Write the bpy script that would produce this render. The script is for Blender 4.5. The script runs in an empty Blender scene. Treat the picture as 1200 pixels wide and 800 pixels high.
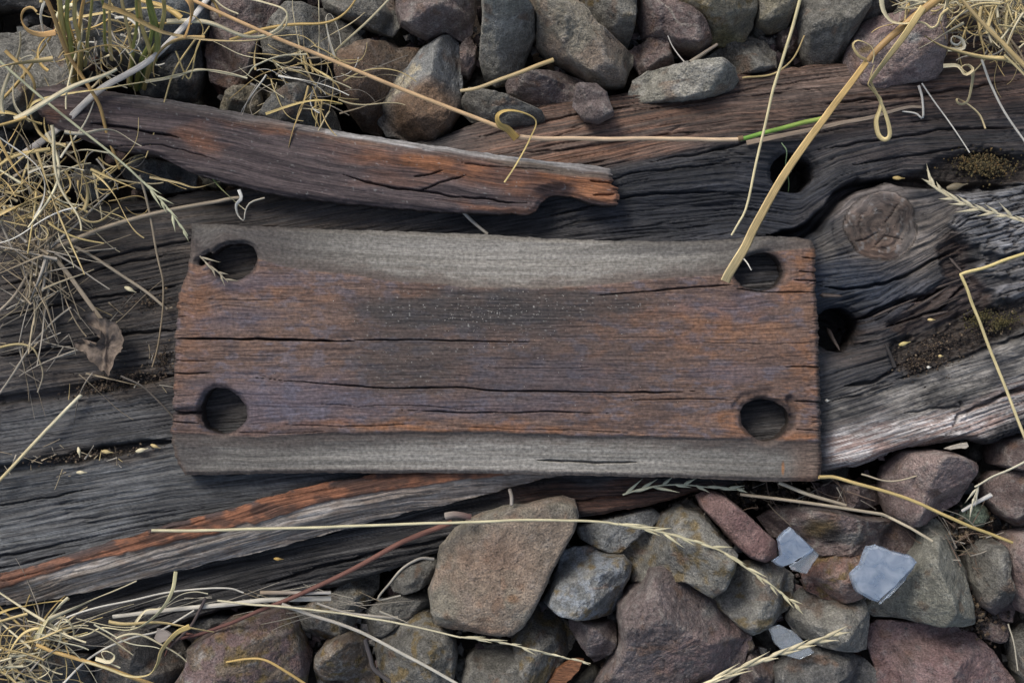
import bpy, math, random
import numpy as np
from mathutils import Vector

# ------------------------------------------------------------------ scene, camera, light
scn = bpy.context.scene
COL = scn.collection
D = 0.85            # camera height above z = 0, in metres
PX = 0.0005         # one photo pixel is 0.5 mm at z = 0

cam_d = bpy.data.cameras.new('camera')
cam = bpy.data.objects.new('camera', cam_d); COL.objects.link(cam)
cam.location = (0, 0, D); cam.rotation_euler = (0, 0, 0)
cam_d.sensor_width = 36; cam_d.lens = 36 * D / 0.6
cam_d.clip_start = 0.01; cam_d.clip_end = 50
cam_d.dof.use_dof = True; cam_d.dof.focus_distance = D - 0.036; cam_d.dof.aperture_fstop = 16
scn.camera = cam

world = bpy.data.worlds.new('World'); scn.world = world; world.use_nodes = True
wn = world.node_tree
sky = wn.nodes.new('ShaderNodeTexSky'); sky.sky_type = 'NISHITA'; sky.sun_disc = False
SUN_EL, SUN_AZ = math.radians(44), math.radians(-35)     # azimuth: towards upper left of the picture
sky.sun_elevation = SUN_EL; sky.sun_rotation = SUN_AZ
sky.air_density = 1.0; sky.dust_density = 2.5; sky.ozone_density = 1.0
hs = wn.nodes.new('ShaderNodeHueSaturation'); hs.inputs['Saturation'].default_value = 0.78   # thin overcast: a paler sky
wn.links.new(sky.outputs[0], hs.inputs['Color']); wn.links.new(hs.outputs[0], wn.nodes['Background'].inputs[0])
wn.nodes['Background'].inputs[1].default_value = 0.105

sun_d = bpy.data.lights.new('sun', 'SUN'); sun_d.energy = 1.5; sun_d.angle = math.radians(20)
sun_d.color = (1.0, 0.95, 0.88)
sun = bpy.data.objects.new('sun', sun_d); COL.objects.link(sun)
sdir = Vector((math.sin(SUN_AZ) * math.cos(SUN_EL), math.cos(SUN_AZ) * math.cos(SUN_EL), math.sin(SUN_EL)))
sun.rotation_euler = sdir.to_track_quat('Z', 'Y').to_euler()
sun.location = sdir * 3

scn.view_settings.view_transform = 'Standard'; scn.view_settings.look = 'None'
scn.view_settings.gamma = 1; scn.view_settings.exposure = 0.66
scn.view_settings.use_curve_mapping = False

# ------------------------------------------------------------------ numpy noise
def _hash(ix, iy, iz):
    h = (ix.astype(np.uint32) * np.uint32(374761393) + iy.astype(np.uint32) * np.uint32(668265263)
         + iz.astype(np.uint32) * np.uint32(2147483647 - 1274126177))
    h = (h ^ (h >> np.uint32(13))) * np.uint32(1274126177)
    h = h ^ (h >> np.uint32(16))
    h = h * np.uint32(2246822519); h = h ^ (h >> np.uint32(15))
    return (h & np.uint32(0xFFFFFF)).astype(np.float32) / float(0xFFFFFF)

def vn(x, y, z=0.0):
    """value noise in 0..1"""
    x = np.asarray(x, np.float32); y = np.asarray(y, np.float32)
    z = np.broadcast_to(np.asarray(z, np.float32), x.shape)
    fx, fy, fz = np.floor(x), np.floor(y), np.floor(z)
    ix, iy, iz = fx.astype(np.int64) & 0xFFFFFF, fy.astype(np.int64) & 0xFFFFFF, fz.astype(np.int64) & 0xFFFFFF
    tx, ty, tz = x - fx, y - fy, z - fz
    tx = tx * tx * (3 - 2 * tx); ty = ty * ty * (3 - 2 * ty); tz = tz * tz * (3 - 2 * tz)
    def pl(k):
        a = _hash(ix, iy, iz + k); b = _hash(ix + 1, iy, iz + k)
        c = _hash(ix, iy + 1, iz + k); d = _hash(ix + 1, iy + 1, iz + k)
        return (a * (1 - tx) + b * tx) * (1 - ty) + (c * (1 - tx) + d * tx) * ty
    a = pl(0)
    if np.any(tz > 0): a = a * (1 - tz) + pl(1) * tz
    return a

def fbm(x, y, z=0.0, o=4, g=0.5, l=2.03):
    s = 0; a = 1; t = 0
    x = np.asarray(x, np.float32); y = np.asarray(y, np.float32); z = np.asarray(z, np.float32)
    zz = bool(np.ndim(z))
    for k in range(o):
        s = s + a * vn(x * l ** k + 17.3 * k, y * l ** k + 5.1 * k, z * l ** k + 9.7 * k if zz else np.floor(z) + 7 * k)
        t += a; a *= g
    return s / t

def sm(a, b, x):
    t = np.clip((x - a) / (b - a), 0, 1); return t * t * (3 - 2 * t)

def mix(a, b, t):
    t = np.asarray(t)[..., None]; return a * (1 - t) + np.asarray(b, np.float32) * t

def blob(x, y, cx, cy, rx, ry, soft=0.5, ang=0.0):
    dx, dy = x - cx, y - cy
    c, s = math.cos(ang), math.sin(ang)
    r = np.sqrt(((dx * c + dy * s) / rx) ** 2 + ((-dx * s + dy * c) / ry) ** 2)
    return 1 - sm(1 - soft, 1 + soft, r)

def seg_dist(x, y, pts):
    """distance to a polyline and the parameter along it (0..1)"""
    d = np.full(x.shape, 1e9, np.float32); tt = np.zeros(x.shape, np.float32)
    n = len(pts) - 1
    for i in range(n):
        (ax, ay), (bx, by) = pts[i], pts[i + 1]
        vx, vy = bx - ax, by - ay
        t = np.clip(((x - ax) * vx + (y - ay) * vy) / (vx * vx + vy * vy + 1e-9), 0, 1)
        e = np.hypot(x - ax - t * vx, y - ay - t * vy)
        m = e < d
        d = np.where(m, e, d); tt = np.where(m, (i + t) / n, tt)
    return d, tt

def poly_sdf(x, y, pts):
    pts = list(pts)
    d, _ = seg_dist(x, y, pts + [pts[0]])
    inside = np.zeros(x.shape, bool)
    n = len(pts)
    for i in range(n):
        (ax, ay), (bx, by) = pts[i], pts[(i + 1) % n]
        if ay == by: continue
        c = ((ay > y) != (by > y)) & (x < (bx - ax) * (y - ay) / (by - ay) + ax)
        inside ^= c
    return np.where(inside, -d, d)

def crack(x, y, pts, w, depth, taper=True, seed=0, jit=5.0):
    """relief (metres, negative) of a crack along a polyline, w in pixels"""
    xs = [p[0] for p in pts]; ys = [p[1] for p in pts]
    out = np.zeros(x.shape, np.float32)
    m = (x > min(xs) - 4 * w - 8) & (x < max(xs) + 4 * w + 8) & (y > min(ys) - 4 * w - 8) & (y < max(ys) + 4 * w + 8)
    if not m.any(): return out
    xx, yy = x[m], y[m]
    yy2 = yy + (fbm(xx / 22, yy / 60, seed, 3) - 0.5) * jit
    d, t = seg_dist(xx, yy2, pts)
    ww = w * (0.3 + 0.75 * (w > 4) * 0.5 + 0.6 * fbm(xx / 18, yy / 18, seed + 3, 2))
    if taper: ww = ww * np.clip(np.minimum(t, 1 - t) * 6, 0.12, 1)
    out[m] = -depth * np.exp(-(d / ww) ** 4 * 1.2)
    return out

# ------------------------------------------------------------------ mesh helpers
def s_at(z): return PX * (D - z) / D
def W(px, py, z):
    s = s_at(z); return ((px - 600) * s, (400 - py) * s, z)

def mk_mesh(name, verts, faces, mat=None, parent=None, loc=None, attrs=None, smooth=True, label=None, cat=None, group=None, kind=None):
    verts = np.asarray(verts, np.float32)
    if loc is None: loc = (float(verts[:, 0].mean()), float(verts[:, 1].mean()), float(verts[:, 2].min()))
    if parent is not None: loc = tuple(parent.location)
    verts = verts - np.array(loc, np.float32)
    me = bpy.data.meshes.new(name)
    if not isinstance(faces, (list, tuple)): faces = [faces]
    faces = [np.asarray(f, np.int32) for f in faces if len(f)]
    me.vertices.add(len(verts)); me.vertices.foreach_set('co', verts.ravel())
    li = np.concatenate([f.ravel() for f in faces])
    cnt = np.concatenate([np.full(len(f), f.shape[1], np.int32) for f in faces])
    st = np.concatenate([[0], np.cumsum(cnt)[:-1]]).astype(np.int32)
    me.loops.add(len(li)); me.loops.foreach_set('vertex_index', li)
    me.polygons.add(len(cnt)); me.polygons.foreach_set('loop_start', st); me.polygons.foreach_set('loop_total', cnt)
    me.polygons.foreach_set('use_smooth', np.full(len(cnt), smooth, bool))
    me.update(calc_edges=True)
    if attrs:
        for k, a in attrs.items():
            a = np.asarray(a, np.float32)
            if k == 'Col':
                at = me.attributes.new('Col', 'FLOAT_COLOR', 'POINT')
                at.data.foreach_set('color', np.concatenate([a, np.ones((len(a), 1), np.float32)], 1).ravel())
            elif a.ndim == 2:
                at = me.attributes.new(k, 'FLOAT_VECTOR', 'POINT'); at.data.foreach_set('vector', a.ravel())
            else:
                at = me.attributes.new(k, 'FLOAT', 'POINT'); at.data.foreach_set('value', a)
    if mat: me.materials.append(mat)
    o = bpy.data.objects.new(name, me); COL.objects.link(o)
    o.location = loc
    if parent is not None:
        o.parent = parent; o.location = (0, 0, 0)
    tag(o, label, cat, group, kind)
    return o

def tag(o, label=None, cat=None, group=None, kind=None):
    if label: o['label'] = label
    if cat: o['category'] = cat
    if group: o['group'] = group
    if kind: o['kind'] = kind
    return o

def empty(name, loc, label, cat, group=None):
    o = bpy.data.objects.new(name, None); COL.objects.link(o); o.location = loc
    o.empty_display_size = 0.01
    return tag(o, label, cat, group)

# ------------------------------------------------------------------ materials
def new_mat(name):
    m = bpy.data.materials.new(name); m.use_nodes = True
    nt = m.node_tree; return m, nt, nt.nodes['Principled BSDF']
def nd(nt, t, **kw):
    n = nt.nodes.new(t)
    for k, v in kw.items():
        if hasattr(n, k): setattr(n, k, v)
        else: n.inputs[k.replace('_', ' ')].default_value = v
    return n
def ramp(nt, src, p0, p1, c0=0.0, c1=1.0):
    r = nt.nodes.new('ShaderNodeMapRange'); r.inputs[1].default_value = p0; r.inputs[2].default_value = p1
    r.inputs[3].default_value = c0; r.inputs[4].default_value = c1
    nt.links.new(src, r.inputs[0]); return r.outputs[0]
def mul(nt, a, b, op='MULTIPLY'):
    m = nt.nodes.new('ShaderNodeMath'); m.operation = op
    for i, v in enumerate((a, b)):
        if isinstance(v, (int, float)): m.inputs[i].default_value = v
        else: nt.links.new(v, m.inputs[i])
    return m.outputs[0]
def tint(nt, col, fac, bright):
    """col * (grey value fac); bright only scales"""
    m = nt.nodes.new('ShaderNodeVectorMath'); m.operation = 'SCALE'
    nt.links.new(col, m.inputs[0]); nt.links.new(fac, m.inputs['Scale']); return m.outputs[0]
def colmix(nt, a, b, fac):
    m = nt.nodes.new('ShaderNodeMix'); m.data_type = 'RGBA'
    nt.links.new(fac, m.inputs[0])
    for s, v in ((6, a), (7, b)):
        if isinstance(v, tuple): m.inputs[s].default_value = (*v, 1)
        else: nt.links.new(v, m.inputs[s])
    return m.outputs[2]

def wood_mat(name, fibre=(0.012, 0.35), bump=0.6, rough=(0.55, 0.85), fine=1.0, spec=0.35, blotch=.2, mott=.42):
    m, nt, b = new_mat(name)
    at = nd(nt, 'ShaderNodeAttribute', attribute_name='Col')
    g = nd(nt, 'ShaderNodeAttribute', attribute_name='grain')
    def grain_noise(su, sv, det, dist=0.0):
        mp = nt.nodes.new('ShaderNodeVectorMath'); mp.operation = 'MULTIPLY'
        mp.inputs[1].default_value = (su, sv, 1); nt.links.new(g.outputs['Vector'], mp.inputs[0])
        n = nd(nt, 'ShaderNodeTexNoise', Scale=1.0, Detail=det, Roughness=0.6, Distortion=dist)
        nt.links.new(mp.outputs[0], n.inputs['Vector']); return n.outputs['Fac']
    n1 = grain_noise(fibre[0], fibre[1], 4)                # fibres
    n2 = grain_noise(fibre[0] * 3.5, fibre[1] * 1.9, 3, 0.3)    # fine short fibres
    n3 = grain_noise(0.25, 0.3, 5)                         # blotchy wear
    f = mul(nt, ramp(nt, n1, 0.3, 0.7, 1 - 0.42 * fine, 1 + 0.38 * fine), ramp(nt, n2, 0.32, 0.68, 1 - mott, 1 + mott))
    f = mul(nt, f, ramp(nt, n3, 0.3, 0.7, 1 - blotch, 1 + blotch))
    c = tint(nt, at.outputs['Color'], f, 1)
    pores = grain_noise(0.09, 1.1, 2)
    c = colmix(nt, c, (0.012, 0.011, 0.011), ramp(nt, pores, 0.66, 0.74, 0.0, 0.75))
    nt.links.new(c, b.inputs['Base Color'])
    nt.links.new(ramp(nt, n1, 0.3, 0.7, rough[0], rough[1]), b.inputs['Roughness'])
    b.inputs['Specular IOR Level'].default_value = spec
    h = mul(nt, mul(nt, n1, 1.0), mul(nt, n2, 0.7), 'ADD')
    h = mul(nt, h, mul(nt, n3, 0.35), 'ADD')
    h = mul(nt, h, ramp(nt, pores, 0.64, 0.74, 0.0, -0.8), 'ADD')
    bp = nd(nt, 'ShaderNodeBump', Strength=bump, Distance=0.0009)
    nt.links.new(h, bp.inputs['Height']); nt.links.new(bp.outputs[0], b.inputs['Normal'])
    return m

M_BOARD = wood_mat('worn_board_wood', (0.016, 0.55), 0.3, (0.62, 0.85), 0.24, 0.3, .42, .26)
M_SLEEPER = wood_mat('tarred_sleeper_wood', (0.011, 0.42), 0.8, (0.5, 0.8), 1.1, 0.4)
M_GREY = wood_mat('silvered_weathered_wood', (0.009, 0.34), 0.8, (0.7, 0.9), 1.0, 0.25)
M_PLANK = wood_mat('dark_broken_plank_wood', (0.010, 0.40), 0.65, (0.55, 0.85), 0.9, 0.3)

def rock_mat():
    m, nt, b = new_mat('ballast_rock')
    at = nd(nt, 'ShaderNodeAttribute', attribute_name='Col')
    tc = nt.nodes.new('ShaderNodeTexCoord')
    def nz(sc, det, r=0.6):
        n = nd(nt, 'ShaderNodeTexNoise', Scale=sc, Detail=det, Roughness=r); nt.links.new(tc.outputs['Object'], n.inputs['Vector']); return n.outputs['Fac']
    a = nz(180, 6, 0.7); c2 = nz(900, 4, 0.7); c3 = nz(55, 5); sp = nz(1500, 2)
    f = mul(nt, ramp(nt, a, 0.3, 0.7, 0.66, 1.34), ramp(nt, c2, 0.32, 0.68, 0.5, 1.5))
    f = mul(nt, f, ramp(nt, c3, 0.35, 0.65, 0.84, 1.14))
    c = tint(nt, at.outputs['Color'], f, 1)
    c = colmix(nt, c, (0.34, 0.33, 0.30), ramp(nt, sp, 0.64, 0.72, 0.0, 0.55))
    dk = nz(1100, 3)
    c = colmix(nt, c, (0.02, 0.019, 0.02), ramp(nt, dk, 0.63, 0.72, 0.0, 0.6))
    nt.links.new(c, b.inputs['Base Color'])
    nt.links.new(ramp(nt, a, 0.3, 0.7, 0.62, 0.9), b.inputs['Roughness'])
    b.inputs['Specular IOR Level'].default_value = 0.35
    h = mul(nt, mul(nt, a, 1.6), mul(nt, c2, 0.7), 'ADD')
    vo = nd(nt, 'ShaderNodeTexVoronoi', Scale=420); nt.links.new(tc.outputs['Object'], vo.inputs['Vector'])
    h = mul(nt, h, ramp(nt, vo.outputs['Distance'], 0.0, 0.35, -0.35, 0.0), 'ADD')
    bp = nd(nt, 'ShaderNodeBump', Strength=0.9, Distance=0.0024)
    nt.links.new(h, bp.inputs['Height']); nt.links.new(bp.outputs[0], b.inputs['Normal'])
    return m
M_ROCK = rock_mat()

def straw_mat(name, rough=0.55, trans=0.0):
    m, nt, b = new_mat(name)
    at = nd(nt, 'ShaderNodeAttribute', attribute_name='Col')
    g = nd(nt, 'ShaderNodeAttribute', attribute_name='grain')
    mp = nt.nodes.new('ShaderNodeVectorMath'); mp.operation = 'MULTIPLY'
    mp.inputs[1].default_value = (0.05, 5.0, 1); nt.links.new(g.outputs['Vector'], mp.inputs[0])
    n = nd(nt, 'ShaderNodeTexNoise', Scale=1.0, Detail=4); nt.links.new(mp.outputs[0], n.inputs['Vector'])
    c = tint(nt, at.outputs['Color'], ramp(nt, n.outputs['Fac'], 0.32, 0.68, 0.5, 1.3), 1)
    nt.links.new(c, b.inputs['Base Color']); b.inputs['Roughness'].default_value = rough
    b.inputs['Specular IOR Level'].default_value = 0.4
    bp = nd(nt, 'ShaderNodeBump', Strength=0.4, Distance=0.0003)
    nt.links.new(n.outputs['Fac'], bp.inputs['Height']); nt.links.new(bp.outputs[0], b.inputs['Normal'])
    return m
M_STRAW = straw_mat('dry_straw', 0.5)
M_TWIG = straw_mat('twig_bark', 0.75)

def soil_mat():
    m, nt, b = new_mat('dark_soil')
    tc = nt.nodes.new('ShaderNodeTexCoord')
    n = nd(nt, 'ShaderNodeTexNoise', Scale=90, Detail=9, Roughness=0.7); nt.links.new(tc.outputs['Object'], n.inputs['Vector'])
    n2 = nd(nt, 'ShaderNodeTexNoise', Scale=12, Detail=4); nt.links.new(tc.outputs['Object'], n2.inputs['Vector'])
    c = colmix(nt, (0.02, 0.016, 0.013), (0.085, 0.062, 0.045), ramp(nt, n.outputs['Fac'], 0.35, 0.7))
    c = tint(nt, c, ramp(nt, n2.outputs['Fac'], 0.3, 0.7, 0.7, 1.2), 1)
    nt.links.new(c, b.inputs['Base Color']); b.inputs['Roughness'].default_value = 0.95
    bp = nd(nt, 'ShaderNodeBump', Strength=1.0, Distance=0.004)
    nt.links.new(n.outputs['Fac'], bp.inputs['Height']); nt.links.new(bp.outputs[0], b.inputs['Normal'])
    return m
M_SOIL = soil_mat()

def crumb_mat():
    m, nt, b = new_mat('crumbs')
    at = nd(nt, 'ShaderNodeAttribute', attribute_name='Col')
    n = nd(nt, 'ShaderNodeTexNoise', Scale=1500, Detail=3)
    tc = nt.nodes.new('ShaderNodeTexCoord'); nt.links.new(tc.outputs['Object'], n.inputs['Vector'])
    c = tint(nt, at.outputs['Color'], ramp(nt, n.outputs['Fac'], 0.3, 0.7, 0.6, 1.4), 1)
    nt.links.new(c, b.inputs['Base Color']); b.inputs['Roughness'].default_value = 0.9
    return m
M_CRUMB = crumb_mat()

def glass_mat():
    m, nt, b = new_mat('sky_tinted_blue_glass')
    tc = nt.nodes.new('ShaderNodeTexCoord')
    n = nd(nt, 'ShaderNodeTexNoise', Scale=130, Detail=5, Roughness=0.6, Distortion=0.6); nt.links.new(tc.outputs['Object'], n.inputs['Vector'])
    c = colmix(nt, (0.42, 0.52, 0.66), (0.70, 0.78, 0.89), ramp(nt, n.outputs['Fac'], 0.38, 0.62))  # sky reflection put into the pale blue base colour of the translucent glass
    nt.links.new(c, b.inputs['Base Color'])
    b.inputs['Roughness'].default_value = 0.12; b.inputs['IOR'].default_value = 1.5
    b.inputs['Transmission Weight'].default_value = 0.66
    b.inputs['Coat Weight'].default_value = 0.6; b.inputs['Coat Roughness'].default_value = 0.05
    bp = nd(nt, 'ShaderNodeBump', Strength=0.15, Distance=0.001)
    nt.links.new(n.outputs['Fac'], bp.inputs['Height']); nt.links.new(bp.outputs[0], b.inputs['Normal'])
    return m
M_GLASS = glass_mat()

def clear_glass_mat():
    m, nt, b = new_mat('clear_glass')
    b.inputs['Base Color'].default_value = (0.80, 0.87, 0.93, 1)
    b.inputs['Roughness'].default_value = 0.06; b.inputs['IOR'].default_value = 1.5
    b.inputs['Transmission Weight'].default_value = 0.85
    return m
M_CLEAR = clear_glass_mat()

# ------------------------------------------------------------------ solid made from a height field with real side walls and holes
def grid_solid(name, box, dx, dy, sdf, height, colour, grain, ztop, zbot, mat, wall_col=(0.03, 0.025, 0.022), flare=0.0, levels=6, **kw):
    x0, x1, y0, y1 = box
    def axis(a, b, d, lo, hi):
        parts = []
        if a < lo: parts.append(np.arange(a, lo, 4.0))
        parts.append(np.arange(max(a, lo), min(b, hi), d))
        if b > hi: parts.append(np.arange(hi, b + 4, 4.0))
        return np.concatenate(parts)
    ax, ay = axis(x0, x1, dx, -16, 1216), axis(y0, y1, dy, -16, 816)
    nx, ny = len(ax), len(ay); X, Y = np.meshgrid(ax, ay)
    X = X.astype(np.float32); Y = Y.astype(np.float32)
    S = sdf(X, Y).astype(np.float32)
    ex, ey = dx, dy
    cell = (S[:-1, :-1] + S[1:, :-1] + S[:-1, 1:] + S[1:, 1:]) < 0
    gy, gx = np.gradient(S, ay, ax)
    gl = np.maximum(np.hypot(gx, gy), 0.3)
    inn = np.zeros((ny, nx), bool); out = np.zeros((ny, nx), bool)
    for sy in (0, 1):
        for sx in (0, 1):
            inn[sy:ny - 1 + sy, sx:nx - 1 + sx] |= cell
            out[sy:ny - 1 + sy, sx:nx - 1 + sx] |= ~cell
    bnd = inn & out
    st = np.clip(S / gl, -max(ex, ey), max(ex, ey)) * bnd
    X2 = X - st * gx / gl * 0.9; Y2 = Y - st * gy / gl * 0.9
    S2 = np.where(bnd, 0, S)
    x, y, s = X2[inn], Y2[inn], S2[inn]
    idx = np.full((ny, nx), -1, np.int64); idx[inn] = np.arange(inn.sum())
    z = ztop + height(x, y, s)
    G = grain(x, y); C = colour(x, y, s, z - ztop)
    sc = s_at(ztop)
    V = np.stack([(x - 600) * sc, (400 - y) * sc, z], 1)
    cy, cx = np.nonzero(cell)
    q = np.stack([idx[cy, cx], idx[cy + 1, cx], idx[cy + 1, cx + 1], idx[cy, cx + 1]], 1)
    # boundary edges
    e = np.concatenate([q[:, [0, 1]], q[:, [1, 2]], q[:, [2, 3]], q[:, [3, 0]]])
    N = len(x)
    key = e[:, 0] * N + e[:, 1]; rev = e[:, 1] * N + e[:, 0]
    be = e[~np.isin(key, rev)]
    bv = np.unique(be)
    mp = np.full(N, -1, np.int64); mp[bv] = np.arange(len(bv))
    gxn = (gx / gl)[inn][bv]; gyn = (gy / gl)[inn][bv]
    Vs, Cs, Gs, Fs = [V], [C], [G], [q]
    prev = np.arange(N); base = N
    wc = np.asarray(wall_col, np.float32)
    for k in range(1, levels + 1):
        t = k / levels
        zz = V[bv, 2] * (1 - t) + zbot * t
        off = flare * (1 - t * 0.3) * np.minimum(1, t * 3) + 2.2 * (vn(x[bv] / 7, y[bv] / 7 , 0) - 0.5) * t + 1.2 * (vn(x[bv] / 3, y[bv] / 3, k * 3.0) - 0.5)
        px = x[bv] + gxn * off; py = y[bv] + gyn * off
        Vs.append(np.stack([(px - 600) * sc, (400 - py) * sc, zz], 1))
        w = min(1, t * 2.5)
        lay = 0.75 + 0.5 * vn(x[bv] / 30, zz * 900 + y[bv] / 30, 2)
        Cs.append(C[bv] * (1 - w) + (wc * lay[:, None]) * w)
        g2 = G[bv].copy(); g2[:, 1] += t * 30; Gs.append(g2)
        cur = np.full(N, -1, np.int64); cur[bv] = base + np.arange(len(bv))
        Fs.append(np.stack([prev[be[:, 1]], prev[be[:, 0]], cur[be[:, 0]], cur[be[:, 1]]], 1))
        prev = cur; base += len(bv)
    return mk_mesh(name, np.concatenate(Vs), np.concatenate(Fs), mat,
                   attrs={'Col': np.clip(np.concatenate(Cs), 0.004, 0.9), 'grain': np.concatenate(Gs)}, **kw)

def interp_curve(x, pts):
    xs = [p[0] for p in pts]; ys = [p[1] for p in pts]
    return np.interp(x, xs, ys)

# ------------------------------------------------------------------ setting: ground
def build_ground():
    n = 150
    a = np.linspace(-1, 1, n); a = np.sign(a) * np.abs(a) ** 2.2 * 4.0
    X, Y = np.meshgrid(a, a)
    Z = -0.062 + (fbm(X * 30 + 50, Y * 30 + 50, 0, 4) - 0.5) * 0.02
    V = np.stack([X.ravel(), Y.ravel(), Z.ravel()], 1)
    i = np.arange(n * n).reshape(n, n)
    q = np.stack([i[:-1, :-1].ravel(), i[:-1, 1:].ravel(), i[1:, 1:].ravel(), i[1:, :-1].ravel()], 1)
    mk_mesh('ground', V, q, M_SOIL, kind='structure')
build_ground()

# ------------------------------------------------------------------ the rotten sleeper
LINES = [  # grain lines of the sleeper: value, then x, y along it
 (-60, [(-300, 240), (0, 180), (300, 150), (530, 95), (750, 60), (900, 40), (1000, 25), (1200, 5), (1500, -40)]),
 (0,   [(-300, 300), (0, 240), (300, 212), (530, 152), (750, 118), (900, 93), (1000, 80), (1200, 58), (1500, 20)]),
 (60,  [(-300, 370), (0, 315), (300, 268), (530, 222), (720, 190), (860, 158), (1000, 148), (1200, 128), (1500, 90)]),
 (110, [(-300, 420), (0, 368), (300, 305), (530, 262), (720, 233), (860, 224), (940, 232), (985, 205), (1060, 182), (1200, 176), (1500, 140)]),
 (150, [(-300, 455), (0, 400), (300, 340), (530, 300), (720, 278), (860, 264), (930, 275), (960, 255), (1000, 222), (1060, 208), (1200, 206), (1500, 170)]),
 (205, [(-300, 500), (0, 440), (300, 395), (530, 365), (720, 345), (860, 328), (960, 318), (1030, 312), (1090, 285), (1130, 256), (1200, 240), (1500, 200)]),
 (250, [(-300, 560), (0, 485), (300, 440), (600, 430), (860, 400), (960, 378), (1030, 358), (1110, 308), (1200, 285), (1500, 200)]),
 (310, [(-300, 620), (0, 545), (200, 516), (600, 500), (860, 470), (970, 452), (1060, 425), (1200, 372), (1500, 270)]),
 (360, [(-300, 690), (0, 612), (200, 575), (600, 530), (860, 512), (970, 500), (1200, 430), (1500, 330)]),
 (430, [(-300, 800), (0, 700), (200, 655), (400, 605), (640, 560), (830, 556), (960, 555), (1100, 520), (1200, 488), (1500, 380)]),
 (520, [(-300, 900), (0, 795), (200, 735), (400, 690), (640, 640), (830, 610), (960, 590), (1100, 560), (1200, 520), (1500, 430)]),
]
def sleeper_V(x, y):
    ys = [interp_curve(x, l[1]) for l in LINES]
    v = np.full(x.shape, LINES[0][0], np.float32)
    for k in range(len(LINES) - 1):
        t = np.clip((y - ys[k]) / np.maximum(ys[k + 1] - ys[k], 1), 0, 1)
        v = v + t * (LINES[k + 1][0] - LINES[k][0])
    v = np.where(y > ys[-1], LINES[-1][0] + y - ys[-1], v)
    return v.astype(np.float32)
KX, KY, KRX, KRY = 1032, 266, 46, 43
def knot_r(x, y):
    w = (fbm(x / 22, y / 22, 4, 3) - 0.5) * 9
    return np.sqrt(((x - KX + w) / KRX) ** 2 + ((y - KY - w) / KRY) ** 2)
def sleeper_grain(x, y):
    v = sleeper_V(x, y)
    v = v + (fbm(x / 240, y / 70, 1, 2) - 0.5) * 12 + (fbm(x / 50, y / 9, 5, 2) - 0.5) * 1.6
    u = x.astype(np.float32)
    r = knot_r(x, y); k = (r < 0.93).astype(np.float32)
    th = np.arctan2(y - KY, x - KX)
    v = v * (1 - k) + (r * 15 + 700 + (fbm(x / 20, y / 20, 7, 3) - .5) * 7) * k
    u = u * (1 - k) + (th * 22 + r * 10) * k
    return np.stack([u, v, np.zeros_like(u)], 1)

TOPE = [(-300, 305), (0, 246), (150, 232), (300, 214), (530, 150), (640, 118), (750, 100), (900, 78), (1000, 68), (1110, 42), (1200, 30), (1500, 10)]
BOTE = [(-300, 900), (0, 800), (200, 735), (300, 712), (400, 690), (480, 665), (540, 640), (640, 616), (760, 596), (840, 574), (960, 556),
        (1010, 548), (1060, 528), (1100, 520), (1140, 518), (1160, 524), (1200, 508), (1500, 400)]
HOLES_S = [(931, 201, 27, 24), (984, 386, 28, 27)]
def sleeper_sdf(x, y):
    jit = (fbm(x / 26, y / 26, 2, 4) - 0.5) * 9
    a = interp_curve(x, TOPE) - y; b = y - interp_curve(x, BOTE)
    s = np.maximum(np.maximum(a, b) * 0.97 + jit, np.maximum(-290 - x, x - 1490))
    for (hx, hy, rx, ry) in HOLES_S:
        rr = np.sqrt(((x - hx) / rx) ** 2 + ((y - hy) / ry) ** 2)
        s = np.maximum(s, (1 - rr) * min(rx, ry) + (fbm(x / 10, y / 10, 3, 3) - 0.5) * 4)
    return s
POCKET = [(1042, 402), (1085, 384), (1130, 368), (1200, 346), (1500, 268), (1500, 330), (1200, 388), (1150, 412), (1100, 432), (1068, 440), (1045, 428)]
HOLLOW = [(1010, 214), (1060, 206), (1105, 184), (1150, 172), (1200, 182), (1300, 170), (1300, 210), (1200, 216), (1130, 224), (1080, 220)]
SLAB1 = [(1111, 264), (1116, 252), (1126, 244), (1118, 232), (1140, 224), (1200, 213), (1500, 180), (1500, 290), (1200, 293), (1172, 303), (1160, 296), (1148, 302), (1146, 286), (1130, 284), (1120, 276)]
SLAB2 = [(1142, 312), (1150, 300), (1175, 308), (1200, 297), (1500, 285), (1500, 330), (1200, 335), (1190, 322), (1160, 326), (1148, 318)]
SLAB3 = [(1160, 338), (1200, 326), (1500, 320), (1500, 350), (1220, 358), (1190, 350), (1168, 350)]
ROT = [(1098, 290), (1120, 270), (1140, 290), (1140, 320), (1160, 345), (1150, 372), (1110, 378), (1060, 395), (1040, 380), (1080, 350), (1110, 325)]
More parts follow.
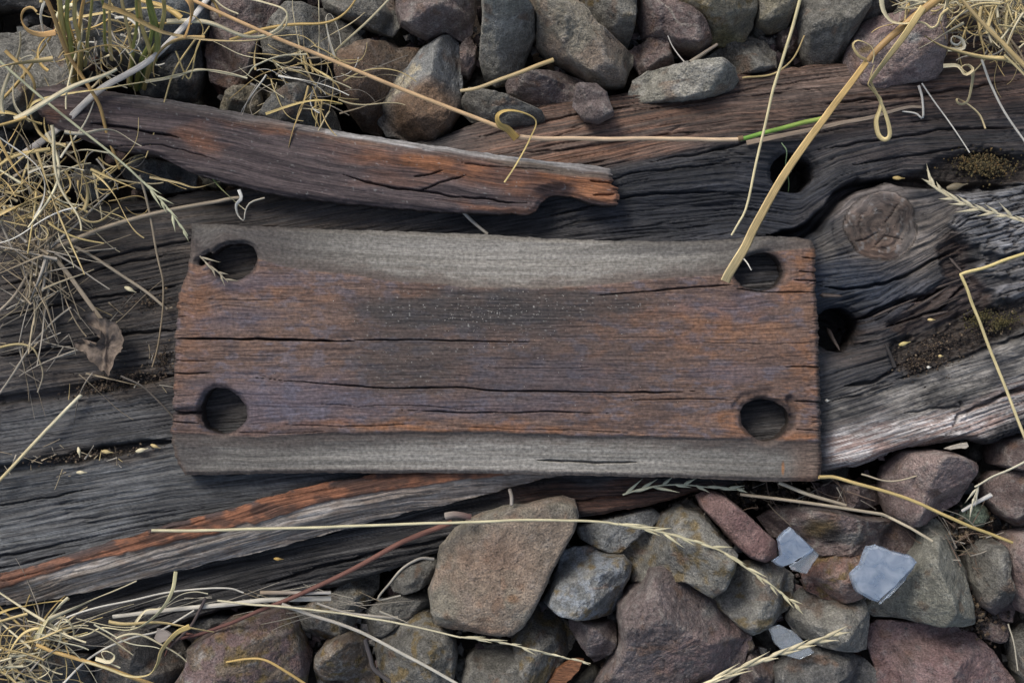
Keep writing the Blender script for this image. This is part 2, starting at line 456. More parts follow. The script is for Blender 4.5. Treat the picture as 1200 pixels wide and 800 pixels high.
S_CR = [
 ([(900, 275), (938, 274), (957, 264), (972, 246), (984, 229), (1008, 217), (1045, 210)], 7.5, 0.022),
 ([(1030, 209), (1080, 214), (1130, 222), (1200, 218)], 6, 0.009),
 ([(962, 335), (990, 338), (1035, 333), (1060, 324), (1090, 307), (1118, 296)], 3.2, 0.006),
 ([(1005, 376), (1040, 362), (1070, 350), (1100, 345), (1118, 330)], 4.2, 0.008),
 ([(1040, 368), (1065, 352), (1090, 351), (1110, 338)], 3, 0.005),
 ([(1050, 382), (1080, 372), (1110, 358), (1128, 340), (1140, 332)], 3, 0.006),
 ([(968, 412), (1000, 404), (1030, 398)], 2, 0.003),
 ([(990, 452), (1022, 448), (1045, 436), (1060, 425)], 3.5, 0.006),
 ([(1050, 444), (1100, 432), (1160, 408), (1215, 386)], 4, 0.005),
 ([(972, 470), (1010, 462), (1050, 448)], 1.5, 0.002),
 ([(1060, 484), (1090, 478), (1130, 478), (1125, 470)], 2.4, 0.003),
 ([(1118, 500), (1124, 485), (1150, 474), (1200, 455), (1260, 440)], 4, 0.006),
 ([(1146, 480), (1180, 462), (1210, 455)], 3, 0.005),
 ([(-300, 530), (0, 468), (60, 463), (130, 450), (215, 438)], 6, 0.006),
 ([(-300, 620), (0, 553), (60, 543), (120, 529), (215, 514)], 7, 0.009),
 ([(-60, 600), (0, 592), (60, 582), (112, 571)], 1.8, 0.003),
 ([(-60, 662), (0, 652), (60, 640), (120, 626)], 2.2, 0.003),
 ([(-60, 676), (0, 666), (80, 648)], 2.0, 0.003),
 ([(0, 418), (80, 405), (150, 392), (210, 385)], 4, 0.004),
 ([(0, 372), (90, 352), (170, 340), (210, 335)], 2.5, 0.003),
 ([(70, 330), (130, 312), (200, 298)], 2.0, 0.003),
 ([(0, 335), (60, 318), (200, 285), (240, 278)], 2.5, 0.003),
 ([(130, 250), (210, 240), (300, 236)], 3, 0.003),
 ([(640, 255), (720, 232), (800, 226), (860, 226)], 2.2, 0.003),
 ([(760, 190), (830, 178), (880, 165), (960, 152), (1050, 132)], 2.2, 0.0028),
 ([(700, 215), (740, 203), (800, 196), (880, 190)], 1.8, 0.0025),
 ([(650, 266), (700, 256), (740, 252)], 1.6, 0.002),
 ([(560, 158), (620, 146), (680, 130), (740, 124)], 2, 0.003),
 ([(740, 128), (820, 116), (900, 98), (1000, 84)], 1.6, 0.002),
 ([(600, 182), (680, 174), (760, 160), (840, 152)], 1.6, 0.002),
 ([(960, 122), (1020, 116), (1080, 112), (1200, 92)], 2.4, 0.003),
 ([(960, 175), (1050, 160), (1120, 150), (1200, 150)], 2.4, 0.003),
 ([(1000, 192), (1080, 180), (1140, 172)], 2.4, 0.003),
 ([(1034, 264), (1044, 250), (1052, 236)], 1.6, 0.0018), ([(1030, 270), (1014, 280), (1000, 284)], 1.5, 0.0016), ([(1022, 290), (1036, 276), (1058, 282)], 1.5, 0.0016), ([(1012, 246), (1006, 262), (1010, 282)], 1.4, 0.0014),
 ([(400, 662), (440, 650), (500, 640), (560, 625)], 3, 0.004),
 ([(300, 690), (360, 672), (430, 655)], 3, 0.004),
 ([(640, 592), (700, 588), (760, 578), (830, 572)], 2, 0.003),
]
def sleeper_height(x, y, s):
    g = sleeper_grain(x, y); u, v = g[:, 0], g[:, 1]
    h = (fbm(u / 260, v / 34, 1, 2) - 0.5) * 0.003
    h += (fbm(u / 240, v / 4.5, 2, 3, .7) - 0.5) * 0.0012 + (vn(u / 90, v / 1.5, 3) - 0.5) * 0.0008 + (fbm(x / 9, y / 5, 77, 3) - .5) * 0.0006
    rid = 1 - np.abs(fbm(u / 190, v / 8, 6, 3) * 2 - 1) * 9           # natural drying cracks
    h -= np.clip(rid, 0, 1) ** 2 * 0.0014 * (.3 + 1.2 * sm(.4, .65, fbm(x / 60, y / 30, 67, 2)))
    rid = 1 - np.abs(fbm(u / 110, v / 4, 66, 2) * 2 - 1) * 7
    h -= np.clip(rid, 0, 1) ** 2 * 0.0008
    r = knot_r(x, y)
    h = h * (1 - .8 * (1 - sm(.8, 1.0, r)))
    arc = sm(-.3, .5, np.sin(np.arctan2(y - KY, x - KX) * 1 - 2.2) + (fbm(x / 12, y / 12, 9, 2) - .5))
    h += 0.003 * (1 - sm(0.6, 1.6, r)) - 0.0008 * arc * np.exp(-((r - 0.92) / 0.02) ** 2) - 0.001 * arc * np.exp(-((r - 1.16) / 0.02) ** 2) - 0.0007 * (1 - arc) * np.exp(-((r - 0.55) / 0.03) ** 2) + 0.0
    h += (1 - sm(.9, 1.2, r)) * (fbm(x / 16, y / 16, 8, 5, .55) - 0.5) * 0.0016
    # depression around the upper spike hole, and the slope down to both long edges
    for (hx, hy, rx, ry) in HOLES_S:
        rr = np.sqrt(((x - hx) / rx) ** 2 + ((y - hy) / ry) ** 2)
        h -= 0.004 * np.exp(-((rr - 1) / 0.5) ** 2)
    ye = interp_curve(x, TOPE); h -= 0.012 * (1 - sm(-10, 55, y - ye))
    yl = interp_curve(x, [(-300, 790), (0, 698), (130, 678), (230, 655), (330, 632), (400, 610), (470, 595), (560, 575), (640, 556), (830, 545), (930, 545), (960, 560), (1500, 560)])
    h -= 0.014 * sm(-8, 14, y - yl)
    yb = interp_curve(x, BOTE); h -= 0.008 * np.where(x > 940, 1 - sm(0, 10, yb - y), 0)
    # dark hollowed middle between the bands, shoulder of the curl
    h -= 0.003 * blob(x, y, 860, 250, 120, 22, 0.8)
    wx = (fbm(x / 14, y / 9, 11, 4) - 0.5) * 16; wy = (fbm(x / 12, y / 12, 12, 4) - 0.5) * 12
    for P, dz, e in ((POCKET, -0.006, 7), (HOLLOW, -0.007, 7), (ROT, -0.0045, 6), (SLAB1, 0.0045, 2.5), (SLAB2, 0.003, 2.5), (SLAB3, 0.003, 2.5)):
        d = poly_sdf(x + wx, y + wy, P); m = 1 - sm(-e, e * 0.6, d)
        h += dz * m
        if P in (SLAB1, SLAB2, SLAB3):
            rr_ = 1 - np.abs(fbm(u / 26, v / 7, 16, 3, .6) * 2 - 1) * 5
            h -= m * np.clip(rr_, 0, 1) ** 2 * 0.0028
        if P is POCKET or P is HOLLOW: h += m * (fbm(x / 6, y / 6, 13, 4) - 0.5) * 0.005
        if P is ROT: h += m * (fbm(u / 30, v / 5, 14, 4) - 0.5) * 0.010
    # broken terraces on the lower right
    ter = fbm(u / 55, v / 14, 15, 3)
    m = sm(1000, 1080, x) * sm(300, 340, y)
    h += m * (np.floor(ter * 9) / 9 - ter * 0.6) * 0.006 - m * 0.002
    for i, (p, w, dep) in enumerate(S_CR): h += crack(x, y, p, w, dep, seed=i)
    h -= 0.003 * (1 - sm(0, 5, -s))
    return h
def sleeper_colour(x, y, s, z):
    g = sleeper_grain(x, y); u, v = g[:, 0], g[:, 1]
    wx = x + (fbm(x / 60, y / 30, 21, 3) - 0.5) * 50; wy = y + (fbm(x / 50, y / 25, 22, 3) - 0.5) * 26
    f = fbm(u / 240, v / 3.6, 23, 4, .75); f = sm(0.32, 0.68, f); f2 = sm(0.3, 0.7, fbm(u / 60, v / 1.8, 24, 2))
    n = fbm(x / 25, y / 12, 25, 4)
    c = mix(np.full(x.shape + (3,), (0.020, 0.021, 0.025), np.float32), (0.066, 0.062, 0.062), f * 0.6 + f2 * 0.4)
    # upper band: brown, rusty fibres
    top = sm(500, 600, wx) * (1 - sm(48, 74, sleeper_V(wx, y + 0 * wy)))
    brown = mix(mix(np.full(c.shape, (0.045, 0.032, 0.027), np.float32), (0.155, 0.088, 0.060), f), (0.22, 0.15, 0.115), f2 * 0.45)
    c = mix(c, 0, 0) * (1 - top[:, None]) + brown * top[:, None]
    c = mix(c, (0.27, 0.195, 0.16), blob(wx, wy, 960, 96, 75, 15, 0.7, -0.2) * (0.3 + 0.5 * f2))
    c = mix(c, (0.21, 0.10, 0.055), blob(wx, wy, 700, 182, 90, 10, 0.6, -0.15) * 0.6 * f)
    c = mix(c, (0.21, 0.10, 0.055), blob(wx, wy, 775, 134, 50, 12, 0.6, -0.15) * 0.5 * f)
    c = mix(c, (0.035, 0.028, 0.027), blob(wx, wy, 1110, 130, 130, 30, 0.6) * 0.55)
    # right above the knot: dark brown
    c = mix(c, (0.075, 0.055, 0.047), blob(wx, wy, 1080, 165, 150, 36, 0.5) * 0.6 * f)
    # left: dark with warm patches
    lf = 1 - sm(400, 620, wx)
    c = mix(c, (0.078, 0.060, 0.046), lf * (1 - sm(420, 520, wy)) * (.25 + .75 * f2) * 0.7)
    c = mix(c, (0.155, 0.12, 0.09), blob(wx, wy, 90, 305, 110, 10, 0.6, -0.1) * f2 * 0.35)
    # lower left: blue grey, smooth
    bl = blob(wx, wy, 60, 590, 330, 68, 0.35, -0.12)
    c = mix(c, (0.105, 0.112, 0.118), bl * (0.25 + 0.6 * f)); c = mix(c, (0.150, 0.150, 0.145), bl * f2 * 0.35)
    c = mix(c, (0.085, 0.087, 0.09), blob(wx, wy, 80, 490, 130, 16, 0.5, -0.12) * 0.7)
    # bluish sky sheen put into dark wood colour around the plate, middle and right
    c = mix(c, (0.030, 0.038, 0.055), blob(wx, wy, 985, 345, 120, 42, 0.6) * 0.75)
    c = mix(c, (0.018, 0.022, 0.032), blob(wx, wy, 860, 240, 150, 44, 0.5) * 0.75)
    # lower level below the split strip: black, pale fibres
    lw = sm(-4, 14, y - interp_curve(x, [(-300, 790), (0, 698), (130, 678), (230, 655), (330, 632), (400, 610), (470, 595), (560, 575), (640, 556), (1500, 900)]))
    low = mix(np.full(c.shape, (0.018, 0.017, 0.018), np.float32), (0.12, 0.115, 0.11), sm(0.55, 0.9, f) * 0.55)
    c = c * (1 - lw[:, None]) + low * lw[:, None]
    rb = blob(wx, wy, 740, 585, 130, 18, 0.4) * 1.0
    c = c * (1 - rb[:, None]) + brown * np.array([0.95, 0.8, 0.75]) * rb[:, None]
    # knot
    r = knot_r(x, y); k = 1 - sm(0.86, 1.0, r)
    c = mix(c, (0.105, 0.088, 0.076), (1 - sm(1.0, 1.4, r)) * (.25 + .5 * f2))
    kc = mix(np.full(c.shape, (0.050, 0.036, 0.029), np.float32), (0.095, 0.068, 0.053), sm(0.3, 0.7, fbm(x / 8, y / 8, 27, 4)))
    kc = mix(kc, (0.13, 0.080, 0.055), blob(x, y, 1018, 292, 38, 12, 0.7) * 0.5)
    kc = mix(kc, (0.20, 0.19, 0.18), sm(0.62, 0.8, fbm(x / 5, y / 5, 28, 3)) * 0.7)
    kc = mix(kc, (0.045, 0.034, 0.028), sm(.5, .65, fbm(x / 20, y / 20, 29, 4)) * .6)
    kc = mix(kc, (0.03, 0.024, 0.02), np.exp(-((r - .92) / 0.03) ** 2) * 0.4)
    kc = mix(kc, kc * 1.5 + .02, sm(.9, 1.1, r) * sm(.4, .6, fbm(u / 40, v / 3, 80, 3)))
    c = c * (1 - k[:, None]) + kc * k[:, None]
    rg = blob(x, y, 1010, 232, 62, 13, 0.6, -0.3) ; c = mix(c, (0.20, 0.17, 0.155), rg * 0.45)
    rg = blob(wx, wy, 1092, 280, 26, 48, 0.6, 0.5); c = mix(c, (0.21, 0.18, 0.155), rg * (0.3 + 0.6 * f2))
    rg = blob(wx, wy, 975, 285, 12, 18, 0.5); c = mix(c, (0.17, 0.15, 0.13), rg * 0.6)
    # silvered slabs at right
    for P, cc in ((SLAB1, (0.36, 0.36, 0.37)), (SLAB2, (0.27, 0.26, 0.26)), (SLAB3, (0.26, 0.25, 0.25))):
        d = poly_sdf(x + (fbm(x / 14, y / 9, 11, 4) - 0.5) * 16, y + (fbm(x / 12, y / 12, 12, 4) - 0.5) * 12, P)
        m = 1 - sm(-5, 2, d); c = mix(c, cc, m * (0.35 + 0.6 * n + 0.3 * f2 - 0.2))
        c = mix(c, (.07, .06, .052), m * np.clip(1 - np.abs(fbm(u / 26, v / 7, 16, 3, .6) * 2 - 1) * 5, 0, 1) * .8)
    # lower right: bleached, pinkish-white streaks
    w = blob(wx, wy, 1050, 512, 100, 28, 0.45, -0.2) + blob(wx, wy, 1175, 478, 70, 22, 0.45, -0.35) + blob(wx, wy, 1010, 535, 70, 22, 0.5, -0.15)
    w = np.clip(w, 0, 1) * sm(955, 985, x)
    st = sm(0.36, 0.62, fbm(u / 22, v / 2.6, 30, 3, .7))
    c = mix(c, (0.43, 0.405, 0.39), w * (0.35 + 0.65 * st)); c = mix(c, (0.26, 0.155, 0.12), w * (1 - st) * 0.55)
    gr = blob(wx, wy, 1080, 460, 150, 26, 0.5, -0.3) + blob(wx, wy, 1190, 420, 80, 22, 0.5, -0.4)
    c = mix(c, (0.23, 0.215, 0.195), np.clip(gr, 0, 1) * (0.2 + 0.65 * sm(0.4, 0.6, n)) * sm(955, 985, x))
    rr = blob(wx, wy, 1040, 385, 90, 26, 0.5, -0.35) ; c = mix(c, (0.085, 0.060, 0.050), rr * 0.7 * f)
    d = poly_sdf(wx, y, ROT); c = mix(c, (0.070, 0.045, 0.036), (1 - sm(-6, 4, d)) * 0.7)
    for P in (POCKET, HOLLOW):
        d = poly_sdf(x, y, P); m = 1 - sm(-8, 3, d)
        c = mix(c, (0.042, 0.031, 0.024), m * 0.9)
    for hx, hy, a_ in ((891, 318, .6), (898, 492, .3), (260, 482, .25), (272, 307, .15)):
        c = mix(c, (0.150, 0.135, 0.120), blob(x, y, hx, hy, 38, 34, .3) * a_ * (.3 + .7 * f2))
    # soil worked into the left cracks
    for cx, cy, rx, ry in ((135, 448, 75, 13), (170, 355, 45, 14), (110, 530, 95, 9)):
        c = mix(c, (0.050, 0.037, 0.027), blob(wx, wy, cx, cy, rx, ry, 0.5) * 0.7)
    fine = np.clip(1 - np.abs(fbm(u / 170, v / 3.2, 78, 2) * 2 - 1) * 8, 0, 1)
    c = c * (1 - .42 * fine)[:, None]
    pt = sm(.42, .62, fbm(x / 70, y / 26, 79, 4)); c = c * (.74 + .5 * pt)[:, None]
    c = c * (0.66 + 0.36 * fbm(x / 4, y / 4, 31, 3))[:, None]
    c = c * (1 + 0.45 * np.clip(w, 0, 1))[:, None]
    return c
sleeper = empty('railway_sleeper', W(600, 400, -0.05), 'rotten dark timber sleeper with flowing grain and a large knot, lying across under the board', 'railway sleeper')
Z_SL = 0.024
grid_solid('timber_body', (-292, 1492, -10, 905), 1.9, 1.0, sleeper_sdf, sleeper_height, sleeper_colour, sleeper_grain, Z_SL, -0.07, M_SLEEPER, (0.03, 0.024, 0.02), parent=sleeper)
# floor of the spike holes
def disc(name, cx, cy, r, z, mat, col, parent):
    a = np.linspace(0, 2 * math.pi, 24, endpoint=False); V = []
    for k, rr in enumerate((0.05, 0.5, 1.0)):
        for t in a: 
            p = W(cx + r * rr * math.cos(t), cy + r * rr * math.sin(t), z); V.append((p[0], p[1], z + 0.002 * (1 - rr) * math.sin(5 * t)))
    F = [[k * 24 + i, k * 24 + (i + 1) % 24, (k + 1) * 24 + (i + 1) % 24, (k + 1) * 24 + i] for k in range(2) for i in range(24)]
    V = np.array(V)
    return mk_mesh(name, V, np.array(F)[:, ::-1], mat, parent=parent, attrs={'Col': np.full((len(V), 3), col), 'grain': V * 1500})
for hx, hy, rx, ry in HOLES_S:
    disc('spike_hole_bottom', hx, hy, 36, -0.022, M_SLEEPER, 0.02, sleeper)

# split-off strip on the lower left of the sleeper: orange upper face, silvered lower face
ST_T = [(-300, 745), (0, 672), (80, 650), (180, 620), (260, 598), (330, 578), (400, 562), (480, 548), (640, 535), (700, 545)]
ST_B = [(-300, 790), (0, 712), (60, 705), (130, 690), (230, 666), (330, 644), (400, 622), (470, 605), (560, 583), (640, 563), (700, 548)]
ST_M = [(-300, 768), (0, 690), (60, 671), (105, 655), (145, 650), (150, 646), (205, 634), (250, 626), (290, 611), (300, 614), (345, 598), (400, 584), (470, 572), (560, 561), (640, 552), (700, 547)]
def strip_sdf(x, y):
    jit = (fbm(x / 22, y / 22, 41, 4) - 0.5) * 6
    return np.maximum(np.maximum(interp_curve(x, ST_T) - y, y - interp_curve(x, ST_B)) * 0.96 + jit, np.maximum(-288 - x, x - 690))
def strip_grain(x, y):
    t = interp_curve(x, ST_T)
    v = (y - t) + (fbm(x / 90, y / 40, 42, 3) - 0.5) * 10
    return np.stack([x, v + 40, np.zeros_like(x)], 1).astype(np.float32)
def strip_m(x, y): return y - interp_curve(x, ST_M) + (fbm(x / 16, y / 16, 43, 4) - 0.5) * 5
def strip_height(x, y, s):
    g = strip_grain(x, y); u, v = g[:, 0], g[:, 1]
    t = y - interp_curve(x, ST_T); b = interp_curve(x, ST_B) - y
    m = strip_m(x, y)
    h = (fbm(u / 110, v / 6, 44, 3) - 0.5) * 0.0026 + (vn(u / 50, v / 2.4, 45) - 0.5) * 0.0009
    h += 0.0018 * (1 - sm(-2, 2, m)) - 0.009 * (1 - sm(0, 30, b)) - 0.0008 * (1 - sm(0, 5, -s))
    h -= 0.0016 * (1 - sm(0, 14, t))
    rid = 1 - np.abs(fbm(u / 130, v / 7, 46, 3) * 2 - 1) * 7
    h -= np.clip(rid, 0, 1) ** 2 * 0.0012 * sm(-2, 6, m)
    for p in ([(330, 583), (360, 578), (400, 570)], [(0, 682), (50, 668), (100, 655)], [(150, 630), (200, 620), (250, 606)]): h += crack(x, y, p, 1.3, 0.0016, seed=3)
    return h
def strip_colour(x, y, s, z):
    g = strip_grain(x, y); u, v = g[:, 0], g[:, 1]
    f = sm(0.3, 0.7, fbm(u / 90, v / 5, 47, 4)); f2 = sm(0.3, 0.7, fbm(u / 40, v / 2, 48, 2)); n = fbm(x / 18, y / 9, 49, 4)
    m = sm(-1.5, 1.5, strip_m(x, y))
    o = mix(np.full(x.shape + (3,), (0.085, 0.045, 0.032), np.float32), (0.20, 0.088, 0.050), sm(0.35, 0.65, n))
    o = mix(o, (0.08, 0.055, 0.050), (1 - sm(40, 160, x)) * (0.15 + 0.35 * (1 - sm(0, 14, y - interp_curve(x, ST_T)))) )
    o = mix(o, (0.05, 0.048, 0.052), (1 - sm(0, 9, y - interp_curve(x, ST_T))) * sm(0.45, 0.6, 1 - n) * 0.6)
    gy = mix(np.full(o.shape, (0.16, 0.14, 0.12), np.float32), (0.42, 0.385, 0.35), f * 0.6 + f2 * 0.3)
    gy = mix(gy, (0.17, 0.125, 0.095), sm(0.5, 0.7, n) * 0.5)
    gy = mix(gy, (0.24, 0.20, 0.17), sm(300, 500, x) * 0.4)
    c = o * (1 - m[:, None]) + gy * m[:, None]
    return c * (0.85 + 0.3 * fbm(x / 4, y / 4, 50, 3))[:, None]
grid_solid('split_strip', (-290, 700, 530, 800), 1.6, 1.0, strip_sdf, strip_height, strip_colour, strip_grain, 0.029, 0.008, M_GREY, (0.05, 0.04, 0.034), parent=sleeper)
tag(sleeper.children[-1], 'long strip splitting off the sleeper, rusty orange above and silver grey below')

# ------------------------------------------------------------------ the worn board (chair plate) with four round holes
PL = [(222, 261), (300, 264), (400, 268), (480, 270), (560, 273), (640, 278), (720, 281), (800, 282), (860, 279), (905, 276), (935, 277), (953, 281),
      (957, 292), (957, 340), (960, 400), (962, 450), (963, 500), (966, 548), (964, 565), (900, 565), (800, 561), (700, 559), (560, 556), (400, 555), (300, 556), (214, 558),
      (206, 545), (199, 520), (201, 480), (203, 440), (206, 380), (208, 345), (218, 322), (221, 295)]
TB = [(200, 300), (232, 312), (262, 286), (300, 303), (340, 315), (400, 321), (450, 328), (500, 333), (560, 338), (650, 338), (700, 334), (800, 325), (860, 321), (900, 296), (957, 291), (1000, 290)]
BB = [(180, 508), (230, 506), (262, 508), (300, 511), (400, 506), (500, 505), (600, 506), (700, 510), (800, 511), (870, 514), (960, 517), (1000, 518)]
HOLES_P = [(273, 306, 27, 22), (891, 318, 29.5, 21.5), (260, 482, 28.5, 26), (898, 492, 29, 24.5)]
NOTCH = [([(266, 300), (246, 307), (234, 308)], 7), ([(262, 482), (236, 482)], 9)]
def plate_sdf(x, y):
    jit = (fbm(x / 9, y / 9, 51, 3) - 0.5) * 2.4
    ends = (1 - sm(0, 14, x - 205)) + sm(950, 962, x)
    jit = jit + (fbm(x / 30, y / 4, 52, 3) - 0.5) * 5 * ends
    s = poly_sdf(x, y, PL) + jit
    for i, (hx, hy, rx, ry) in enumerate(HOLES_P):
        th = np.arctan2(y - hy, x - hx)
        rr = np.sqrt(((x - hx) / rx) ** 2 + ((y - hy) / ry) ** 2) * (1 + 0.05 * np.sin(2 * th + i) + 0.04 * np.sin(3 * th + 2 * i))
        s = np.maximum(s, (1 - rr) * min(rx, ry) + (fbm(x / 7, y / 7, 53, 2) - 0.5) * 2.4)
    d, t = seg_dist(x, y, [(244, 300), (234, 307)])
    s = np.maximum(s, 4.5 - d + (fbm(x / 7, y / 7, 53, 2) - 0.5) * 3)
    return s
def plate_grain(x, y):
    c = (y - 410) / 150
    bow = (interp_curve(x, TB) - 325) * np.clip(-c, 0, 1) + (interp_curve(x, BB) - 508) * np.clip(c, 0, 1)
    v = y - 0.6 * bow + (fbm(x / 260, y / 70, 54, 2) - 0.5) * 7
    for i, (hx, hy, rx, ry) in enumerate(HOLES_P):
        v = v + np.sign(y - hy) * (-6) * np.exp(-((x - hx) / 60) ** 2 - ((y - hy) / 40) ** 2)
    return np.stack([x, v, np.zeros_like(x)], 1).astype(np.float32)
P_CR = [
 ([(196, 396), (230, 397), (300, 397), (360, 399), (420, 400)], 2.4, 0.006), ([(400, 399), (470, 398), (540, 399), (625, 401)], 1.4, 0.003),
 ([(300, 443), (400, 451), (454, 455), (535, 454), (589, 458), (687, 459), (771, 460), (820, 458)], 1.9, 0.0035),
 ([(470, 480), (540, 483), (600, 484), (640, 482), (715, 484)], 1.5, 0.0028), ([(360, 472), (420, 476), (480, 474), (560, 481)], 0.9, 0.0015),
 ([(628, 540), (660, 541), (700, 543), (752, 542)], 2.6, 0.004), ([(700, 346), (760, 341), (810, 337), (862, 333)], 2.0, 0.003),
 ([(862, 338), (900, 342), (960, 343)], 1.5, 0.003), ([(735, 469), (800, 467), (868, 469)], 1.2, 0.002), ([(920, 430), (945, 429), (964, 431)], 1.3, 0.003),
 ([(198, 437), (222, 438), (250, 436)], 1.4, 0.003), ([(200, 421), (240, 423)], 1.2, 0.002), ([(940, 302), (960, 303)], 1.6, 0.003), ([(935, 318), (960, 320)], 1.3, 0.003),
 ([(930, 328), (962, 329)], 1.3, 0.003), ([(196, 372), (218, 371)], 1.2, 0.002), ([(194, 483), (215, 485), (240, 484)], 3.6, 0.005), ([(192, 494), (232, 496)], 1.6, 0.003),
 ([(930, 470), (966, 472)], 1.4, 0.003), ([(928, 503), (966, 505)], 1.3, 0.002), ([(226, 350), (300, 352), (350, 349)], 0.9, 0.0012), ([(560, 430), (640, 432), (700, 430)], 0.8, 0.001),
 ([(250, 415), (330, 418)], 0.8, 0.001), ([(800, 400), (880, 403), (960, 402)], 0.8, 0.001), ([(330, 497), (400, 500), (480, 497)], 1.2, 0.0015), ([(260, 505), (330, 508), (390, 505)], 1.0, 0.0015),
 ([(520, 499), (600, 503), (690, 504), (740, 507)], 1.0, 0.0015),
]
def plate_height(x, y, s):
    g = plate_grain(x, y); u, v = g[:, 0], g[:, 1]
    wob = (fbm(x / 26, y / 10, 55, 3) - 0.5) * 4
    tb = interp_curve(x, TB) - y + wob; bb = y - interp_curve(x, BB) + wob
    mid = 1 - np.maximum(sm(-1, 3, tb), sm(-1, 3, bb))
    h = mid * ((fbm(u / 130, v / 7, 56, 3) - 0.5) * 0.0007 + (vn(u / 45, v / 1.8, 57) - 0.5) * 0.00035 + (fbm(x / 34, y / 16, 58, 5, .6) - 0.5) * 0.0012)
    h += (1 - mid) * ((fbm(u / 170, v / 6, 59, 3) - 0.5) * 0.0007)
    for q, L in ((tb, 60), (bb, 52)):
        t = np.clip(q / L, 0, 1)
        cen = np.exp(-((x - 600) / 270) ** 2)                     # worn deepest in the middle of the length
        h -= sm(-1.5, 4, q) * (0.0005 + 0.0012 * cen) + (0.002 + 0.002 * cen) * np.sin(np.minimum(t, 1) * math.pi * 0.5) * sm(0, 4, q)
    h -= 0.0022 * (1 - sm(0, 7, -s)) ** 2
    for i, (hx, hy, rx, ry) in enumerate(HOLES_P):
        rr = np.sqrt(((x - hx) / rx) ** 2 + ((y - hy) / ry) ** 2)
        h -= 0.0010 * (1 - sm(1.0, 1.12, rr))
    d, t = seg_dist(x, y, [(900, 462), (872, 466), (864, 478)]); h -= 0.002 * (1 - sm(2, 9, d))
    d, t = seg_dist(x, y, [(196, 486), (236, 484)]); h -= 0.003 * (1 - sm(3, 9, d))
    d, t = seg_dist(x, y, [(926, 468), (932, 484), (928, 500)]); h -= 0.003 * (1 - sm(2, 7, d))
    rid = 1 - np.abs(fbm(u / 160, v / 8, 60, 3) * 2 - 1) * 12
    h -= np.clip(rid, 0, 1) ** 2 * 0.00035 * mid
    en = (1 - sm(0, 22, x - 204)) + sm(935, 955, x)
    rid = 1 - np.abs(fbm(u / 40, v / 5, 61, 3) * 2 - 1) * 6
    h -= np.clip(rid, 0, 1) ** 2 * 0.0011 * np.clip(en, 0, 1) * (0.4 + 0.6 * mid)
    for i, (p, w, dep) in enumerate(P_CR): h += crack(x, y, p, w * .85, dep, seed=i, jit=2.2)
    h -= 0.003 * np.clip((y - 420) / 145, -1, 1) ** 2 * 0.3
    return h
